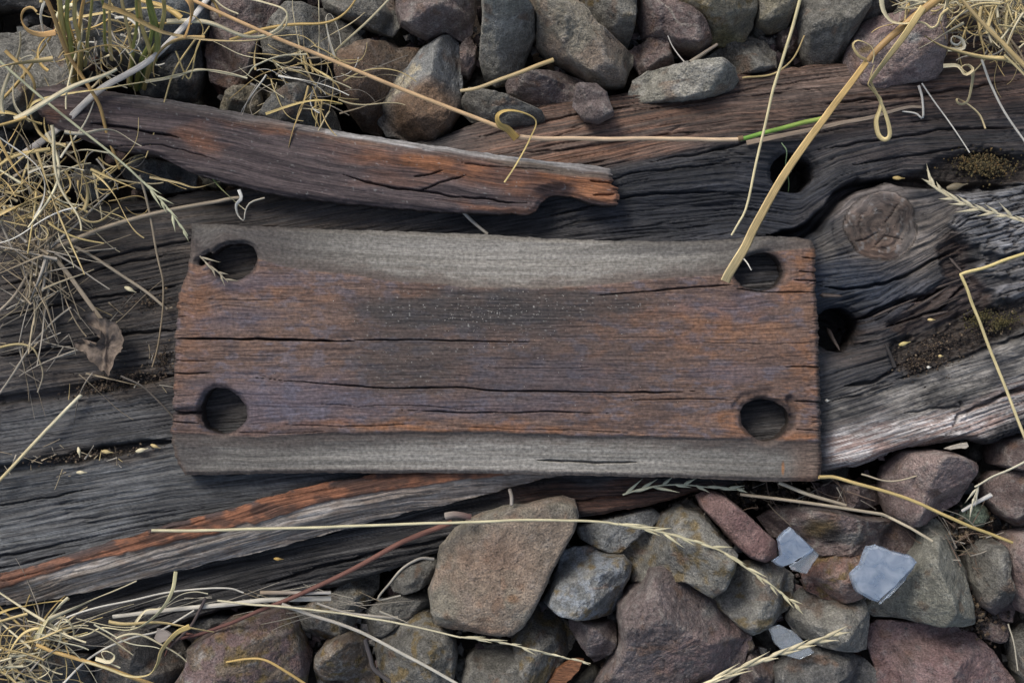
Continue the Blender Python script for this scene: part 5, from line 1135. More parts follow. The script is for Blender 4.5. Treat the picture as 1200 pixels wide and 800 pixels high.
def wp(pts): return [W(p[0], p[1], p[2] / 1000) for p in pts]
def join_tubes(L):
    Vs, Qs, Cs, Gs = [], [], [], []; b = 0
    for V, q, C, G in L:
        Vs.append(V); Qs.append(q + b); Cs.append(C); Gs.append(G); b += len(V)
    return np.concatenate(Vs), np.concatenate(Qs), {'Col': np.clip(np.concatenate(Cs), .004, .85), 'grain': np.concatenate(Gs)}
_sd = [0]
def stalk(name, pts, r0, r1, col, col2=None, flat=1.0, twist=0.0, sharp=False, sides=8, parent=None, mat=None, n=None, shape=None, phase=0.0, bare=False, **kw):
    _sd[0] += 1
    w = wp(pts); ln = sum(np.linalg.norm(np.subtract(w[i], w[i + 1])) for i in range(len(w) - 1)) / PX
    n = n or int(np.clip(ln / 4, 8, 160))
    if sharp:
        P = np.concatenate([np.linspace(w[i], w[i + 1], max(4, n // (len(w) - 1)), endpoint=(i == len(w) - 2)) for i in range(len(w) - 1)])
    else: P = catmull(w, n)
    n = len(P); t = np.linspace(0, 1, n); rr = r0 + (r1 - r0) * t
    if shape == 'leaf': rr = r0 * np.clip(np.sin(np.clip(t * 1.05 + .12, 0, 1) * math.pi), .12, 1) + .15
    if shape == 'tip': rr = rr * np.clip((1 - t) * 8, 0.15, 1)
    if shape == 'ends': rr = rr * np.clip(np.minimum(t, 1 - t) * 10, 0.15, 1)
    # natural wobble
    wob = np.stack([vn(t * ln / 30 + _sd[0] * 5, t * 0 + 1) - .5, vn(t * ln / 30 + _sd[0] * 5, t * 0 + 7) - .5, np.zeros(n)], 1) * 1.6 * PX
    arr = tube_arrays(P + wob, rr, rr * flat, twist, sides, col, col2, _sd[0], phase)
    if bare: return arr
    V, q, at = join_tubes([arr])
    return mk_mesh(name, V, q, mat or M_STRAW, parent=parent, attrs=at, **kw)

STRAW = (0.56, 0.43, 0.20); PALE = (0.66, 0.58, 0.38); ORANGE = (0.56, 0.33, 0.13); WHITE = (0.66, 0.63, 0.55); GREYS = (0.36, 0.32, 0.26); DULL = (0.30, 0.24, 0.16); GREEN = (0.12, 0.20, 0.035)
GS = 'loose straws lying over the timber and stones'

# the long orange straw with joints and a green tip
lw = empty('grass_stalk', W(600, 160, .05), 'long jointed orange straw crossing the top, its right end fresh green', 'straw', GS)
stalk('culm', [(215, -5, 62), (300, 34, 60), (450, 96, 57), (590, 151, 54), (604, 160, 54)], 2.0, 2.4, (.58, .36, .17), (.60, .42, .24), parent=lw)
stalk('culm', [(603, 160, 54), (640, 162, 52), (740, 163, 45), (868, 163, 38)], 2.6, 2.2, (.66, .46, .29), (.66, .49, .32), parent=lw)
stalk('green_culm', [(867, 163, 38), (905, 154, 37), (940, 144, 37), (965, 138, 36)], 2.3, 2.6, (.16, .34, .05), (.30, .36, .08), parent=lw)
stalk('node', [(600, 157, 54), (608, 161, 54)], 3.4, 3.2, (.30, .17, .08), parent=lw); stalk('node', [(865, 163, 38), (871, 162, 38)], 3.2, 3.0, (.16, .10, .05), parent=lw)
stalk('leaf_sheath', [(605, 162, 55), (596, 152, 58), (586, 146, 62), (584, 136, 66), (594, 131, 68), (612, 133, 68), (628, 142, 66), (622, 160, 62), (608, 185, 58), (590, 213, 54)], 4.2, 1.6, (.50, .32, .09), (.52, .42, .18), flat=.2, twist=2.2, parent=lw)
# thick straw leaf from the top right to the board
lw = empty('grass_leaf', W(980, 150, .06), 'broad yellow dry leaf running from the top right down to a board hole', 'dry leaf blade', GS)
stalk('sheath', [(1112, -12, 66), (1070, 22, 64), (1035, 52, 62), (1016, 72, 60)], 4.8, 3.0, (.42, .27, .10), (.36, .22, .09), parent=lw, flat=.6)
stalk('blade', [(1016, 72, 60), (985, 112, 58), (950, 160, 57), (915, 210, 56), (888, 258, 55), (872, 290, 54), (858, 312, 53), (849, 329, 52)], 3.2, 6.4, (.52, .34, .12), (.58, .46, .24), flat=.22, twist=.5, parent=lw)
stalk('curled_blade', [(1016, 72, 60), (1006, 66, 64), (1000, 54, 66), (1006, 48, 68), (1020, 54, 68), (1024, 64, 66), (1022, 74, 63)], 1.6, 1.2, (.48, .36, .16), (.58, .48, .26), flat=.3, twist=2, parent=lw)
stalk('blade', [(1082, 8, 68), (1060, 40, 67), (1038, 68, 64), (1020, 92, 60), (1017, 100, 58), (1024, 108, 52), (1031, 118, 48), (1030, 128, 46), (1026, 142, 44), (1029, 158, 42), (1037, 164, 42), (1043, 158, 44), (1040, 140, 46), (1032, 120, 48), (1022, 100, 50), (1020, 90, 56), (1024, 76, 60)],
      4.0, 1.8, (.56, .42, .18), (.62, .52, .28), flat=.22, twist=5, parent=lw)
stalk('curled_blade', [(1032, -8, 72), (1034, 12, 70), (1044, 26, 68), (1060, 29, 66), (1074, 26, 66), (1084, 28, 66), (1092, 34, 66), (1100, 30, 67), (1104, 18, 68), (1112, 10, 68)], 3.0, 1.6, PALE, STRAW, flat=.25, twist=3, parent=lw)
LS = [
 ('grass_stalk', 'thin straight straw from the top edge to the board, left of the broad leaf', [(939, -8, 60), (920, 60, 55), (900, 130, 48), (882, 210, 44), (872, 250, 42), (857, 276, 40)], 1.9, 1.1, (.58, .50, .28), (.66, .58, .36), {}),
 ('grass_stalk', 'greyish flat stem lying on the sleeper just below the green straw tip', [(875, 168, 27), (920, 158, 29), (980, 146, 29), (1020, 138, 28), (1060, 127, 27), (1080, 125, 26)], 3.0, 1.4, (.27, .20, .14), (.30, .24, .18), dict(flat=.4)),
 ('grass_stalk', 'sharply bent thin yellow straw over the right end of the sleeper', [(1206, 296, 40), (1126, 322, 40), (1150, 382, 36), (1203, 516, 34)], 1.9, 1.7, (.62, .50, .20), (.64, .54, .30), dict(sharp=True)),
 ('grass_stalk', 'short pale straw at the left edge pointing up to the soil-filled crack', [(-8, 570, 32), (45, 514, 32), (96, 462, 30)], 1.8, 2.0, (.60, .48, .24), (.68, .62, .44), {}),
 ('grass_stalk', 'thick grey hollow stalk slanting across the left end of the narrow plank', [(254, -12, 60), (225, 22, 58), (180, 68, 54), (118, 106, 50), (70, 150, 42), (22, 186, 30)], 3.0, 4.2, (.58, .56, .53), (.40, .37, .33), dict(flat=.45)),
 ('grass_stalk', 'short jointed straw stub beneath the tall light grey stone', [(540, 106, 34), (562, 103, 36), (588, 93, 38), (612, 84, 38), (632, 76, 38), (649, 70, 37)], 2.0, 2.6, (.46, .36, .20), (.50, .36, .16), {}),
 ('grass_stalk', 'grey-white straight stem running down to the bottom edge, left of the lichened round stone', [(330, 708, 36), (396, 730, 34), (440, 748, 33), (492, 776, 32), (548, 808, 30)], 2.0, 1.8, (.42, .38, .32), (.60, .56, .46), {}),
 ('grass_stalk', 'grey jointed stem under the board corner reaching the pyramid-shaped stone', [(868, 578, 22), (940, 588, 28), (1034, 602, 30), (1040, 605, 30), (1066, 618, 36), (1093, 634, 38)], 1.9, 1.6, (.34, .28, .20), (.52, .45, .32), dict(sharp=True)),
 ('grass_stalk', 'short whitish stem tucked beneath the lower right corner of the board', [(912, 565, 27), (950, 580, 26), (992, 592, 24)], 2.2, 2.0, (.60, .52, .38), (.46, .38, .27), {}),
 ('grass_stalk', 'thin yellow straw across the pink angular stone', [(960, 558, 42), (980, 560, 40), (1002, 566, 40), (1060, 582, 40), (1110, 604, 38), (1150, 622, 34), (1186, 636, 30)], 2.0, 1.8, (.56, .42, .18), (.56, .42, .16), {}),
 ('grass_stalk', 'short white stick right of the pink angular stone', [(1128, 598, 24), (1145, 588, 28), (1162, 579, 32)], 1.8, 2.6, (.52, .50, .46), (.62, .60, .56), {}),
 ('grass_stalk', 'long brownish stalk fanning out from the left straw clump towards the top of the board', [(58, 294, 34), (120, 268, 38), (190, 248, 38), (240, 238, 36), (280, 232, 34)], 2.6, 2.0, (.28, .22, .15), (.34, .28, .20), {}),
 ('grass_stalk', 'thin hanging brown straw just left of the board', [(164, 205, 42), (172, 232, 38), (178, 268, 36), (186, 305, 34), (191, 330, 33), (192, 356, 32), (187, 396, 30), (178, 430, 28)], 1.5, .9, (.30, .25, .18), (.24, .18, .11), {}),
 ('grass_stalk', 'brown straight straw at the left edge leading down to the left', [(44, 302, 34), (22, 340, 34), (-8, 372, 32)], 2.0, 1.7, (.28, .23, .17), (.32, .27, .20), {}),
 ('grass_stalk', 'orange-tan straw crossing down to the bottom edge at the lower left', [(42, 756, 36), (80, 768, 38), (130, 784, 38), (190, 806, 36)], 2.2, 2.4, (.54, .36, .13), (.52, .34, .13), {}),
 ('grass_stalk', 'bent orange straw wisp on the mottled reddish brown stone', [(265, 776, 38), (290, 772, 42), (312, 773, 44), (335, 786, 43), (362, 804, 40)], 1.2, 1.6, (.50, .34, .12), (.56, .38, .14), {}),
 ('grass_stalk', 'faint white stem over the dark stones at the lower left', [(68, 806, 34), (110, 768, 34), (150, 748, 34), (190, 737, 34), (228, 714, 32)], 1.3, 1.0, WHITE, (.52, .48, .40), {}),
 ('grass_stalk', 'white stem along the lower edge of the split strip', [(40, 760, 30), (75, 724, 32), (140, 706, 33), (200, 693, 33), (262, 688, 33), (285, 694, 32)], 1.1, .9, WHITE, (.56, .52, .44), {}),
 ('grass_stalk', 'pair-like broad grey stem lying left of the red twig', [(132, 722, 26), (180, 716, 29), (240, 710, 30), (320, 702, 30), (388, 701, 28)], 2.2, 3.0, (.52, .48, .40), (.56, .52, .44), dict(flat=.5)),
 ('grass_stalk', 'thin white fibre lying on the sleeper below the pink-grey stone', [(1080, 97, 30), (1094, 118, 28), (1112, 142, 27), (1136, 179, 26)], .9, .7, WHITE, WHITE, {}),
 ('grass_stalk', 'white stem from the top right curls down the right edge', [(1150, 70, 46), (1160, 98, 38), (1176, 130, 34), (1192, 152, 31), (1206, 172, 29)], 1.4, 1.2, (.60, .56, .48), (.62, .58, .50), {}),
 ('grass_stalk', 'short hooked white fibre below the pink-grey stone', [(1076, 100, 30), (1081, 116, 29), (1082, 138, 27), (1074, 133, 27), (1058, 131, 26)], 1.6, .8, (.52, .49, .44), WHITE, {}),
 ('grass_stalk', 'stiff yellow-brown straw coming in from the top right corner', [(1122, -6, 62), (1146, 22, 60), (1170, 46, 58), (1192, 68, 56), (1206, 82, 54)], 2.0, 3.0, (.44, .33, .16), (.52, .38, .17), {}),
 ('grass_stalk', 'tiny white bristle in the top right hole of the board', [(871, 303, 38), (875, 308, 40), (880, 317, 42)], .9, .6, WHITE, WHITE, {}),
 ('grass_stalk', 'thin green-white wisp inside the spike hole of the sleeper', [(915, 167, 30), (922, 178, 30), (921, 195, 22), (924, 212, 14), (924, 224, 8)], .7, .6, (.26, .34, .18), (.14, .24, .10), {}),
 ('grass_stalk', 'brown straw from the left straw clump pointing at the upper left hole of the board', [(80, 284, 34), (110, 302, 33), (150, 328, 32), (178, 348, 31), (196, 362, 30)], 1.8, 1.6, (.30, .25, .18), (.34, .28, .20), {}),
 ('grass_stalk', 'flat brown straw from the left straw clump ending on the dead leaf', [(63, 300, 34), (84, 326, 34), (104, 354, 33), (124, 380, 32)], 2.8, 2.4, (.30, .25, .18), (.30, .24, .17), dict(flat=.5)),
 ('grass_stalk', 'yellow straw at the left edge bending over the two upper cracks', [(-8, 408, 32), (20, 403, 33), (38, 408, 33), (46, 424, 32), (50, 440, 31), (44, 460, 30)], 1.4, .8, (.44, .34, .14), (.30, .26, .20), {}),
 ('grass_stalk', 'grey straw on the dark timber left of the two lower cracks', [(-6, 470, 31), (14, 440, 31), (34, 408, 32), (60, 380, 32), (84, 360, 33)], 1.3, 1.1, (.32, .28, .22), (.32, .28, .22), {}),
 ('grass_stalk', 'thin dark stem beside the lower left hole of the board', [(142, 440, 31), (165, 452, 31), (185, 470, 30), (204, 490, 30)], 1.2, 1.0, (.10, .085, .07), (.09, .075, .06), {}),
 ('grass_stalk', 'grey stem lying from under the board top edge to the narrow plank', [(540, 246, 34), (553, 258, 32), (572, 274, 30)], 2.0, 1.8, (.36, .33, .28), (.30, .27, .22), {}),
 ('grass_stalk', 'tiny upright grey stub above the tan-grey slab', [(598, 574, 22), (600, 582, 28), (600, 592, 30)], 2.2, 2.2, (.30, .27, .24), (.26, .23, .20), {}),
 ('grass_stalk', 'arched grey straw beside the small dark oval stone', [(508, 654, 24), (492, 654, 27), (474, 664, 28), (458, 682, 26), (443, 702, 20), (470, 698, 18)], 1.7, 1.0, (.34, .31, .26), (.42, .38, .30), {}),
 ('grass_stalk', 'grey stem across the gap above the rounded brownish stone', [(372, 706, 30), (400, 716, 28), (430, 721, 27), (466, 723, 25)], 1.2, 1.8, (.42, .38, .32), (.36, .32, .26), {}),
 ('grass_stalk', 'dull straw stem in the dark gap left of the dark smooth stone top', [(818, 86, 30), (806, 76, 26), (790, 56, 24), (783, 42, 24)], .9, .6, (.5, .47, .42), (.5, .47, .42), {}),
 ('grass_stalk', 'dull stem wedged between the speckled stone and the smooth dark stone', [(808, 74, 34), (822, 65, 30), (840, 53, 26)], 2.4, 1.8, (.30, .26, .20), (.24, .20, .16), {}),
 ('grass_stalk', 'thin golden stem lying along the top edge of the sleeper', [(870, 92, 32), (900, 88, 32), (918, 80, 32), (932, 66, 30), (943, 42, 28)], 1.1, .9, (.42, .32, .14), (.38, .28, .12), {}),
 ('grass_stalk', 'thin orange straw falling from the top edge at the left of the long jointed one', [(206, 60, 52), (222, 92, 50), (232, 54, 54), (246, 30, 56)], 1.0, .8, (.46, .36, .16), (.46, .36, .16), {}),
 ('grass_stalk', 'straw rising from the brown stone to the top edge left of the purple stone', [(388, 66, 34), (405, 48, 42), (430, 26, 48), (456, 0, 52), (464, -8, 54)], 1.3, 1.2, (.50, .42, .24), (.50, .44, .30), {}),
 ('grass_stalk', 'pale straw curling below the speckled slab edge at the bottom right', [(1112, 560, 24), (1110, 546, 22), (1050, 563, 24), (1010, 556, 24)], .9, 1.0, (.40, .34, .24), (.40, .34, .24), {}),
 ('grass_stalk', 'thin stem standing in the bottom right gap', [(1182, 730, 14), (1188, 752, 16), (1193, 785, 18)], .9, .8, (.46, .42, .32), (.40, .36, .28), {}),
]
for nm, lab, pts, r0, r1, c1, c2, kw in LS: stalk(nm, pts, r0, r1, c1, c2, label=lab, cat='straw', group=GS, **kw)

# reddish twig with broken knob
tw = empty('red_twig', W(400, 670, .03), 'thin reddish brown twig lying diagonally below the split strip, forked at its left end', 'twig')
stalk('stem', [(212, 748, 26), (250, 738, 30), (300, 717, 34), (350, 697, 34), (420, 663, 36), (475, 633, 36), (530, 611, 37)], 1.8, 3.2, (.11, .048, .040), (.19, .085, .06), parent=tw, mat=M_TWIG)
stalk('side_shoot', [(226, 744, 28), (206, 742, 26), (198, 756, 24), (193, 768, 22)], 1.4, .8, (.14, .06, .045), parent=tw, mat=M_TWIG)
stalk('broken_knob', [(522, 604, 37), (534, 602, 38), (552, 605, 37)], 4.2, 3.2, (.30, .26, .22), (.11, .055, .05), parent=tw, mat=M_TWIG)
tw2 = stalk('dark_twig', [(242, 700, 32), (234, 716, 32), (224, 734, 32), (206, 752, 30), (196, 762, 28)], 1.9, 1.2, (.07, .055, .055), (.10, .07, .06), mat=M_TWIG, label='short knotty dark twig leaning against the red twig at the lower left', cat='twig')
stalk('dark_twig', [(428, 748, 16), (433, 768, 14), (440, 785, 12), (470, 806, 8)], 2.4, 3.0, (.11, .095, .09), (.09, .08, .075), mat=M_TWIG, label='dark twig in the gap left of the rounded brownish stone', cat='twig')
stalk('dark_twig', [(1038, 402, 27), (1043, 416, 27), (1048, 431, 27)], 1.8, 2.2, (.035, .03, .028), mat=M_TWIG, label='little black splinter standing beside the soil pocket of the sleeper', cat='twig')
stalk('pale_twig', [(305, 694, 32), (350, 695, 33), (388, 694, 32)], 2.4, 2.0, (.26, .19, .13), (.44, .42, .38), mat=M_TWIG, label='pale peeling twig crossing under the red twig', cat='twig')

# seed heads
def seed_head(label, path, r, sl, n, col, spread=.38, cat='seed head', stem=None, density=1, z_up=1.0, i0=0.0):
    e = empty('seeding_grass_stem', W(*path[0][:2], path[0][2] / 1000 - .003), label, cat, 'dry grass seed heads')
    if stem: stalk('stem', stem, r * .9, r * .7, col, parent=e)
    P = catmull(wp(path), 60); stalk('rachis', path, r * .75, r * .4, col, parent=e)
    rng = np.random.RandomState(len(label))
    for k in range(n):
        t = i0 + (1 - i0) * (k + .3) / n; i = min(int(t * 59), 57)
        b = P[i]; T = P[i + 1] - P[i]; T /= np.linalg.norm(T)
        sgn = -1 if k % 2 else 1; ang = sgn * spread * rng.uniform(.1, 1.7)
        d = np.array([T[0] * math.cos(ang) - T[1] * math.sin(ang), T[0] * math.sin(ang) + T[1] * math.cos(ang), T[2] + rng.uniform(-.05, .22) * z_up])
        L = sl * rng.uniform(.7, 1.5) * (1 - .35 * t) * PX
        q = np.array([b, b + d * L * .35, b + d * L * .7, b + d * L + np.array([0, 0, .0003])])
        q = catmull(q, 9); rr = np.array([.3, .7, 1, .9, .7, .45, .28, .15, .05]) * sl * .085
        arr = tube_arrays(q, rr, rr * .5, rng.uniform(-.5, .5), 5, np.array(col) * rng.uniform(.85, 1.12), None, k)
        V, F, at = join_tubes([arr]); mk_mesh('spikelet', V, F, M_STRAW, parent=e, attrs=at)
    return e
SH = (.60, .54, .34)
seed_head('long straw below the board with a drooping pale seed head over the lichened stone', [(725, 614, 46), (760, 620, 46), (800, 630, 46), (845, 645, 44), (880, 668, 42), (912, 692, 41), (936, 711, 40)], 1.9, 22, 22, SH, .22,
          stem=[(178, 621, 46), (290, 620, 46), (400, 617, 46), (520, 612, 47), (620, 609, 46), (690, 611, 46), (725, 614, 46)])
seed_head('pale seed head on a bent stem from the bottom edge, over the dark smooth stone', [(815, 806, 52), (850, 790, 52), (890, 774, 52), (935, 758, 52), (984, 741, 50)], 2.2, 32, 18, (.64, .56, .36), .16)
seed_head('thick pale seed head on the grey slab at the right edge', [(1212, 262, 40), (1180, 254, 40), (1150, 246, 39), (1120, 234, 37), (1100, 222, 36), (1088, 211, 35)], 2.0, 24, 20, (.56, .50, .34), .34)
seed_head('yellow straw from the left edge ending in a small seed head at the board corner', [(168, 214, 50), (185, 232, 50), (202, 252, 50), (220, 277, 49)], 1.7, 20, 8, (.46, .46, .30), .3,
          stem=[(-8, 66, 62), (60, 124, 58), (120, 172, 54), (168, 214, 50)])
seed_head('slim seed head on a thin straw over the olive and slab stones at the bottom', [(540, 746, 40), (580, 751, 38), (620, 760, 36), (655, 768, 34), (692, 777, 32)], 1.4, 18, 12, (.60, .54, .36), .13,
          stem=[(255, 704, 36), (340, 712, 38), (420, 722, 38), (480, 733, 40), (540, 746, 40)])
seed_head('small seed head hanging into the upper left hole of the board', [(234, 300, 50), (245, 311, 49), (256, 320, 48), (267, 330, 47)], 1.1, 16, 7, (.42, .36, .25), .38)
seed_head('row of pale awns peeking out from under the lower right edge of the board', [(730, 580, 20), (760, 570, 24), (800, 567, 24), (840, 571, 24), (872, 572, 24)], 1.4, 26, 12, (.50, .50, .36), .35)
seed_head('little pale spikelet tuft on the straw at the right edge under the sleeper', [(1147, 566, 36), (1143, 578, 34), (1138, 596, 32)], 1.4, 20, 5, (.58, .54, .40), .3,
          stem=[(1206, 538, 40), (1180, 552, 40), (1160, 560, 38), (1142, 570, 36)])

# green-yellow grass tuft at the top left
tf = empty('grass_tuft', W(120, 100, .01), 'tuft of half green, half yellow grass blades growing up at the top left', 'grass tuft')
G1c, Y1 = (.27, .27, .075), (.54, .42, .16)
for pts, r, c1, c2 in [
 ([(88, 97, 12), (80, 62, 45), (72, 28, 80), (68, -25, 120)], 5.0, Y1, (.44, .36, .13)), ([(84, 95, 10), (84, 60, 50), (78, 24, 84), (80, -20, 120)], 4.2, (.30, .32, .09), G1c),
 ([(92, 96, 12), (94, 56, 48), (88, 22, 86), (88, -20, 120)], 3.8, Y1, (.50, .40, .16)), ([(95, 70, 30), (92, 40, 60), (96, 10, 90), (100, -20, 115)], 3.2, Y1, ORANGE),
 ([(158, 104, 10), (166, 72, 40), (178, 40, 70), (170, -25, 120)], 3.6, G1c, (.15, .20, .05)), ([(162, 104, 10), (174, 70, 40), (186, 46, 65), (192, 10, 100), (186, -25, 125)], 3.6, (.12, .20, .07), Y1),
 ([(165, 100, 10), (184, 58, 55), (182, 30, 80), (168, -20, 120)], 4.6, (.30, .28, .10), (.18, .24, .06)), ([(168, 104, 12), (176, 64, 50), (166, 30, 80), (160, -25, 120)], 3.2, Y1, Y1),
 ([(152, 100, 14), (156, 60, 50), (160, 20, 90), (158, -20, 120)], 2.6, G1c, G1c), ([(150, 98, 14), (154, 56, 50), (146, 20, 85), (142, -20, 115)], 2.8, STRAW, STRAW),
 ([(124, 60, 40), (122, 20, 80), (118, -20, 110)], 2.2, G1c, (.25, .28, .09)), ([(130, 70, 40), (128, 30, 70), (130, -20, 110)], 2.4, STRAW, STRAW), ([(100, 78, 30), (104, 30, 70), (112, -20, 110)], 2.4, (.40, .34, .14), G1c),
 ([(50, -12, 100), (62, 16, 90), (76, 56, 70), (92, 82, 60), (106, 104, 56), (118, 128, 50), (128, 165, 44), (140, 198, 38)], 2.4, ORANGE, (.40, .27, .10)),
]:
    stalk('blade', pts, r, r * .7, c1, c2, flat=.7, twist=.5, parent=tf, shape=None, n=34)
# countable curls and loops at the upper left and elsewhere
CU = [
 ('wide golden leaf loop high over the squarish purple-brown stone', [(120, 6, 96), (150, 18, 92), (180, 34, 86), (205, 42, 80), (250, 48, 76), (300, 47, 74), (330, 36, 74), (337, 22, 76), (332, 10, 78), (310, 2, 80), (286, -4, 82)], 3.0, (.50, .33, .12), PALE),
 ('orange curl at the far upper left beside the big grey boulder', [(66, 38, 74), (48, 40, 74), (32, 34, 76), (25, 22, 78), (28, 12, 80), (36, 9, 82), (42, 14, 82)], 3.2, ORANGE, (.50, .34, .14)),
 ('flat orange ribbon hanging from the top edge, over the thick grey stalk', [(214, -10, 90), (223, 6, 88), (222, 26, 84), (216, 44, 80)], 4.4, ORANGE, (.48, .30, .12)),
 ('golden straw arching from the top left over the blue-grey stone', [(70, 26, 72), (100, 20, 74), (150, 12, 76), (190, 10, 74), (225, 18, 70), (238, 32, 66), (234, 50, 60), (224, 72, 54), (213, 92, 50)], 1.8, (.50, .38, .16), (.50, .38, .16)),
 ('yellow leaf blade bowing over the left end of the narrow plank', [(34, 134, 50), (36, 124, 52), (50, 116, 54), (90, 108, 56), (140, 102, 56), (180, 95, 54), (210, 88, 52), (240, 83, 50), (275, 88, 48), (290, 92, 47)], 2.2, (.52, .40, .15), PALE),
 ('long orange-brown straw curving down across the plank end to the straw clump', [(6, 60, 62), (40, 100, 56), (20, 150, 48), (-4, 184, 44)], 2.0, (.50, .34, .13), (.48, .34, .14)),
 ('golden blade from the left edge to the plank end', [(-8, 130, 56), (14, 134, 54), (34, 142, 50), (50, 146, 48)], 2.8, (.54, .42, .18), (.46, .34, .13)),
 ('white ribbon twisting upward left of the yellow blades', [(36, 142, 44), (20, 128, 48), (15, 110, 50), (18, 84, 52), (24, 70, 54), (38, 66, 55), (38, 72, 54)], 2.0, PALE, (.50, .45, .33)),
 ('thin white stem along the grey boulder at the top left', [(52, 2, 60), (47, 20, 56), (52, 44, 52), (62, 70, 46), (72, 84, 40)], 1.6, WHITE, WHITE),
 ('pale looped blade above the tangled straw beside the olive-grey pebble', [(64, 175, 46), (66, 168, 48), (76, 172, 50), (80, 180, 48), (100, 176, 48), (130, 180, 46)], 1.9, (.48, .38, .20), PALE),
 ('orange straw crossing the tangled straw at the left edge', [(-4, 158, 50), (12, 190, 48), (28, 212, 48), (52, 230, 46), (84, 258, 42)], 1.7, (.52, .36, .14), (.50, .34, .14)),
 ('broad golden stem entering at the left edge above the brown fan of straw', [(-8, 255, 46), (14, 246, 46), (36, 236, 46), (52, 230, 46)], 3.2, (.44, .32, .13), (.36, .27, .12)),
 ('curly white wisp at the edge between narrow plank and board', [(280, 222, 42), (283, 232, 42), (277, 240, 42), (279, 252, 42), (286, 259, 42), (288, 248, 40), (294, 238, 40), (310, 232, 38)], 2.0, (.62, .60, .54), (.50, .44, .32)),
 ('thin straw loops beneath the left part of the narrow plank', [(176, 208, 34), (210, 214, 34), (230, 220, 34), (260, 213, 36), (290, 216, 36), (312, 222, 36)], 1.5, (.44, .35, .18), (.44, .35, .18)),
 ('green-tipped straw crossing from under the narrow plank', [(246, 203, 38), (258, 220, 37), (275, 236, 36), (288, 246, 34)], 1.2, GREEN, PALE),
 ('curled pale ribbon lying below the top right dry grass', [(1105, 78, 36), (1122, 78, 38), (1130, 88, 38), (1140, 82, 38), (1134, 76, 38), (1126, 80, 38), (1136, 88, 36), (1146, 80, 36), (1158, 66, 40), (1164, 60, 42)], 2.4, PALE, STRAW),
 ('hooked straw ribbon dangling on the dark timber at the upper right', [(1140, 84, 34), (1138, 100, 32), (1133, 118, 31), (1124, 121, 32), (1121, 116, 33), (1126, 118, 31), (1138, 126, 30), (1148, 136, 29), (1154, 151, 28)], 2.0, (.48, .40, .22), (.52, .42, .24)),
 ('little spiral curl next to the pink-grey stone', [(1110, 58, 40), (1124, 58, 42), (1130, 54, 44), (1126, 44, 46), (1116, 42, 46), (1114, 50, 44), (1122, 54, 42), (1128, 48, 40)], 2.6, PALE, WHITE),
 ('round yellow curl hanging at the top edge, right of the broad leaf', [(1112, -6, 62), (1110, 8, 60), (1118, 16, 58), (1126, 10, 58), (1122, 2, 60), (1114, 4, 62)], 2.2, STRAW, PALE),
 ('cream spiral ribbon near the bottom left corner', [(42, 752, 36), (50, 736, 40), (66, 724, 42), (78, 726, 43), (86, 738, 42), (84, 748, 40), (70, 740, 42), (72, 730, 44), (80, 728, 44)], 2.2, PALE, PALE),
 ('cream blade fanning up from the bottom left straw knot', [(44, 748, 36), (54, 730, 42), (68, 712, 46), (80, 700, 46)], 4.0, (.46, .42, .22), PALE),
 ('S-shaped pale leaf winding from the strip to the bottom left knot', [(206, 670, 38), (202, 690, 38), (190, 712, 40), (170, 730, 42), (150, 737, 42), (120, 735, 42), (104, 742, 40), (84, 746, 38), (50, 742, 36)], 2.2, (.50, .46, .26), PALE),
 ('golden twisted blade ending on the smooth dark brown-grey stone', [(222, 734, 40), (206, 742, 42), (190, 760, 44), (184, 778, 44), (174, 790, 43), (150, 791, 42), (120, 781, 40), (76, 768, 38)], 3.0, (.46, .34, .12), (.58, .50, .28)),
 ('ring-shaped cream curl on the smooth dark brown-grey stone', [(112, 772, 40), (128, 776, 42), (134, 768, 44), (124, 762, 44), (118, 764, 43), (124, 774, 41), (140, 782, 40)], 2.4, PALE, PALE),
 ('zigzag pale fibre dropping from the bottom left knot', [(72, 740, 40), (68, 756, 38), (54, 770, 36), (57, 786, 34), (40, 797, 32)], 1.4, PALE, PALE),
 ('pale S-bend straw above the split grey stem at the lower left', [(155, 736, 34), (164, 722, 35), (172, 714, 35), (190, 712, 36), (210, 698, 36), (228, 694, 36), (244, 696, 35)], 1.8, PALE, (.56, .50, .34)),
 ('golden straw along the lower edge of the split strip at the left edge', [(-8, 722, 38), (10, 714, 38), (40, 708, 37), (80, 702, 36)], 1.9, (.50, .36, .12), (.52, .38, .14)),
 ('looped yellow straw over the triangular grey stone', [(312, 134, 46), (350, 122, 48), (380, 118, 48), (402, 122, 46), (380, 122, 47), (366, 128, 46), (372, 144, 44)], 1.6, (.50, .38, .14), (.52, .40, .16)),
 ('white wiry hook above the tangled straw behind the plank', [(392, 68, 44), (386, 46, 48), (383, 22, 52), (388, 18, 52), (396, 36, 48), (400, 52, 44)], 1.4, (.56, .52, .42), (.56, .52, .42)),
 ('long pale straw curving along the dark stones from the top left tuft', [(170, 95, 40), (205, 90, 42), (232, 82, 43), (262, 86, 44), (288, 90, 44), (300, 78, 46), (330, 66, 48), (360, 64, 47)], 2.0, (.52, .47, .33), PALE),
]
for lab, pts, r, c1, c2 in CU:
    stalk('curled_leaf', pts, r, r * .55, c1, c2, flat=.25, twist=2.6, label=lab, cat='curled leaf', group='curled dry leaf blades')

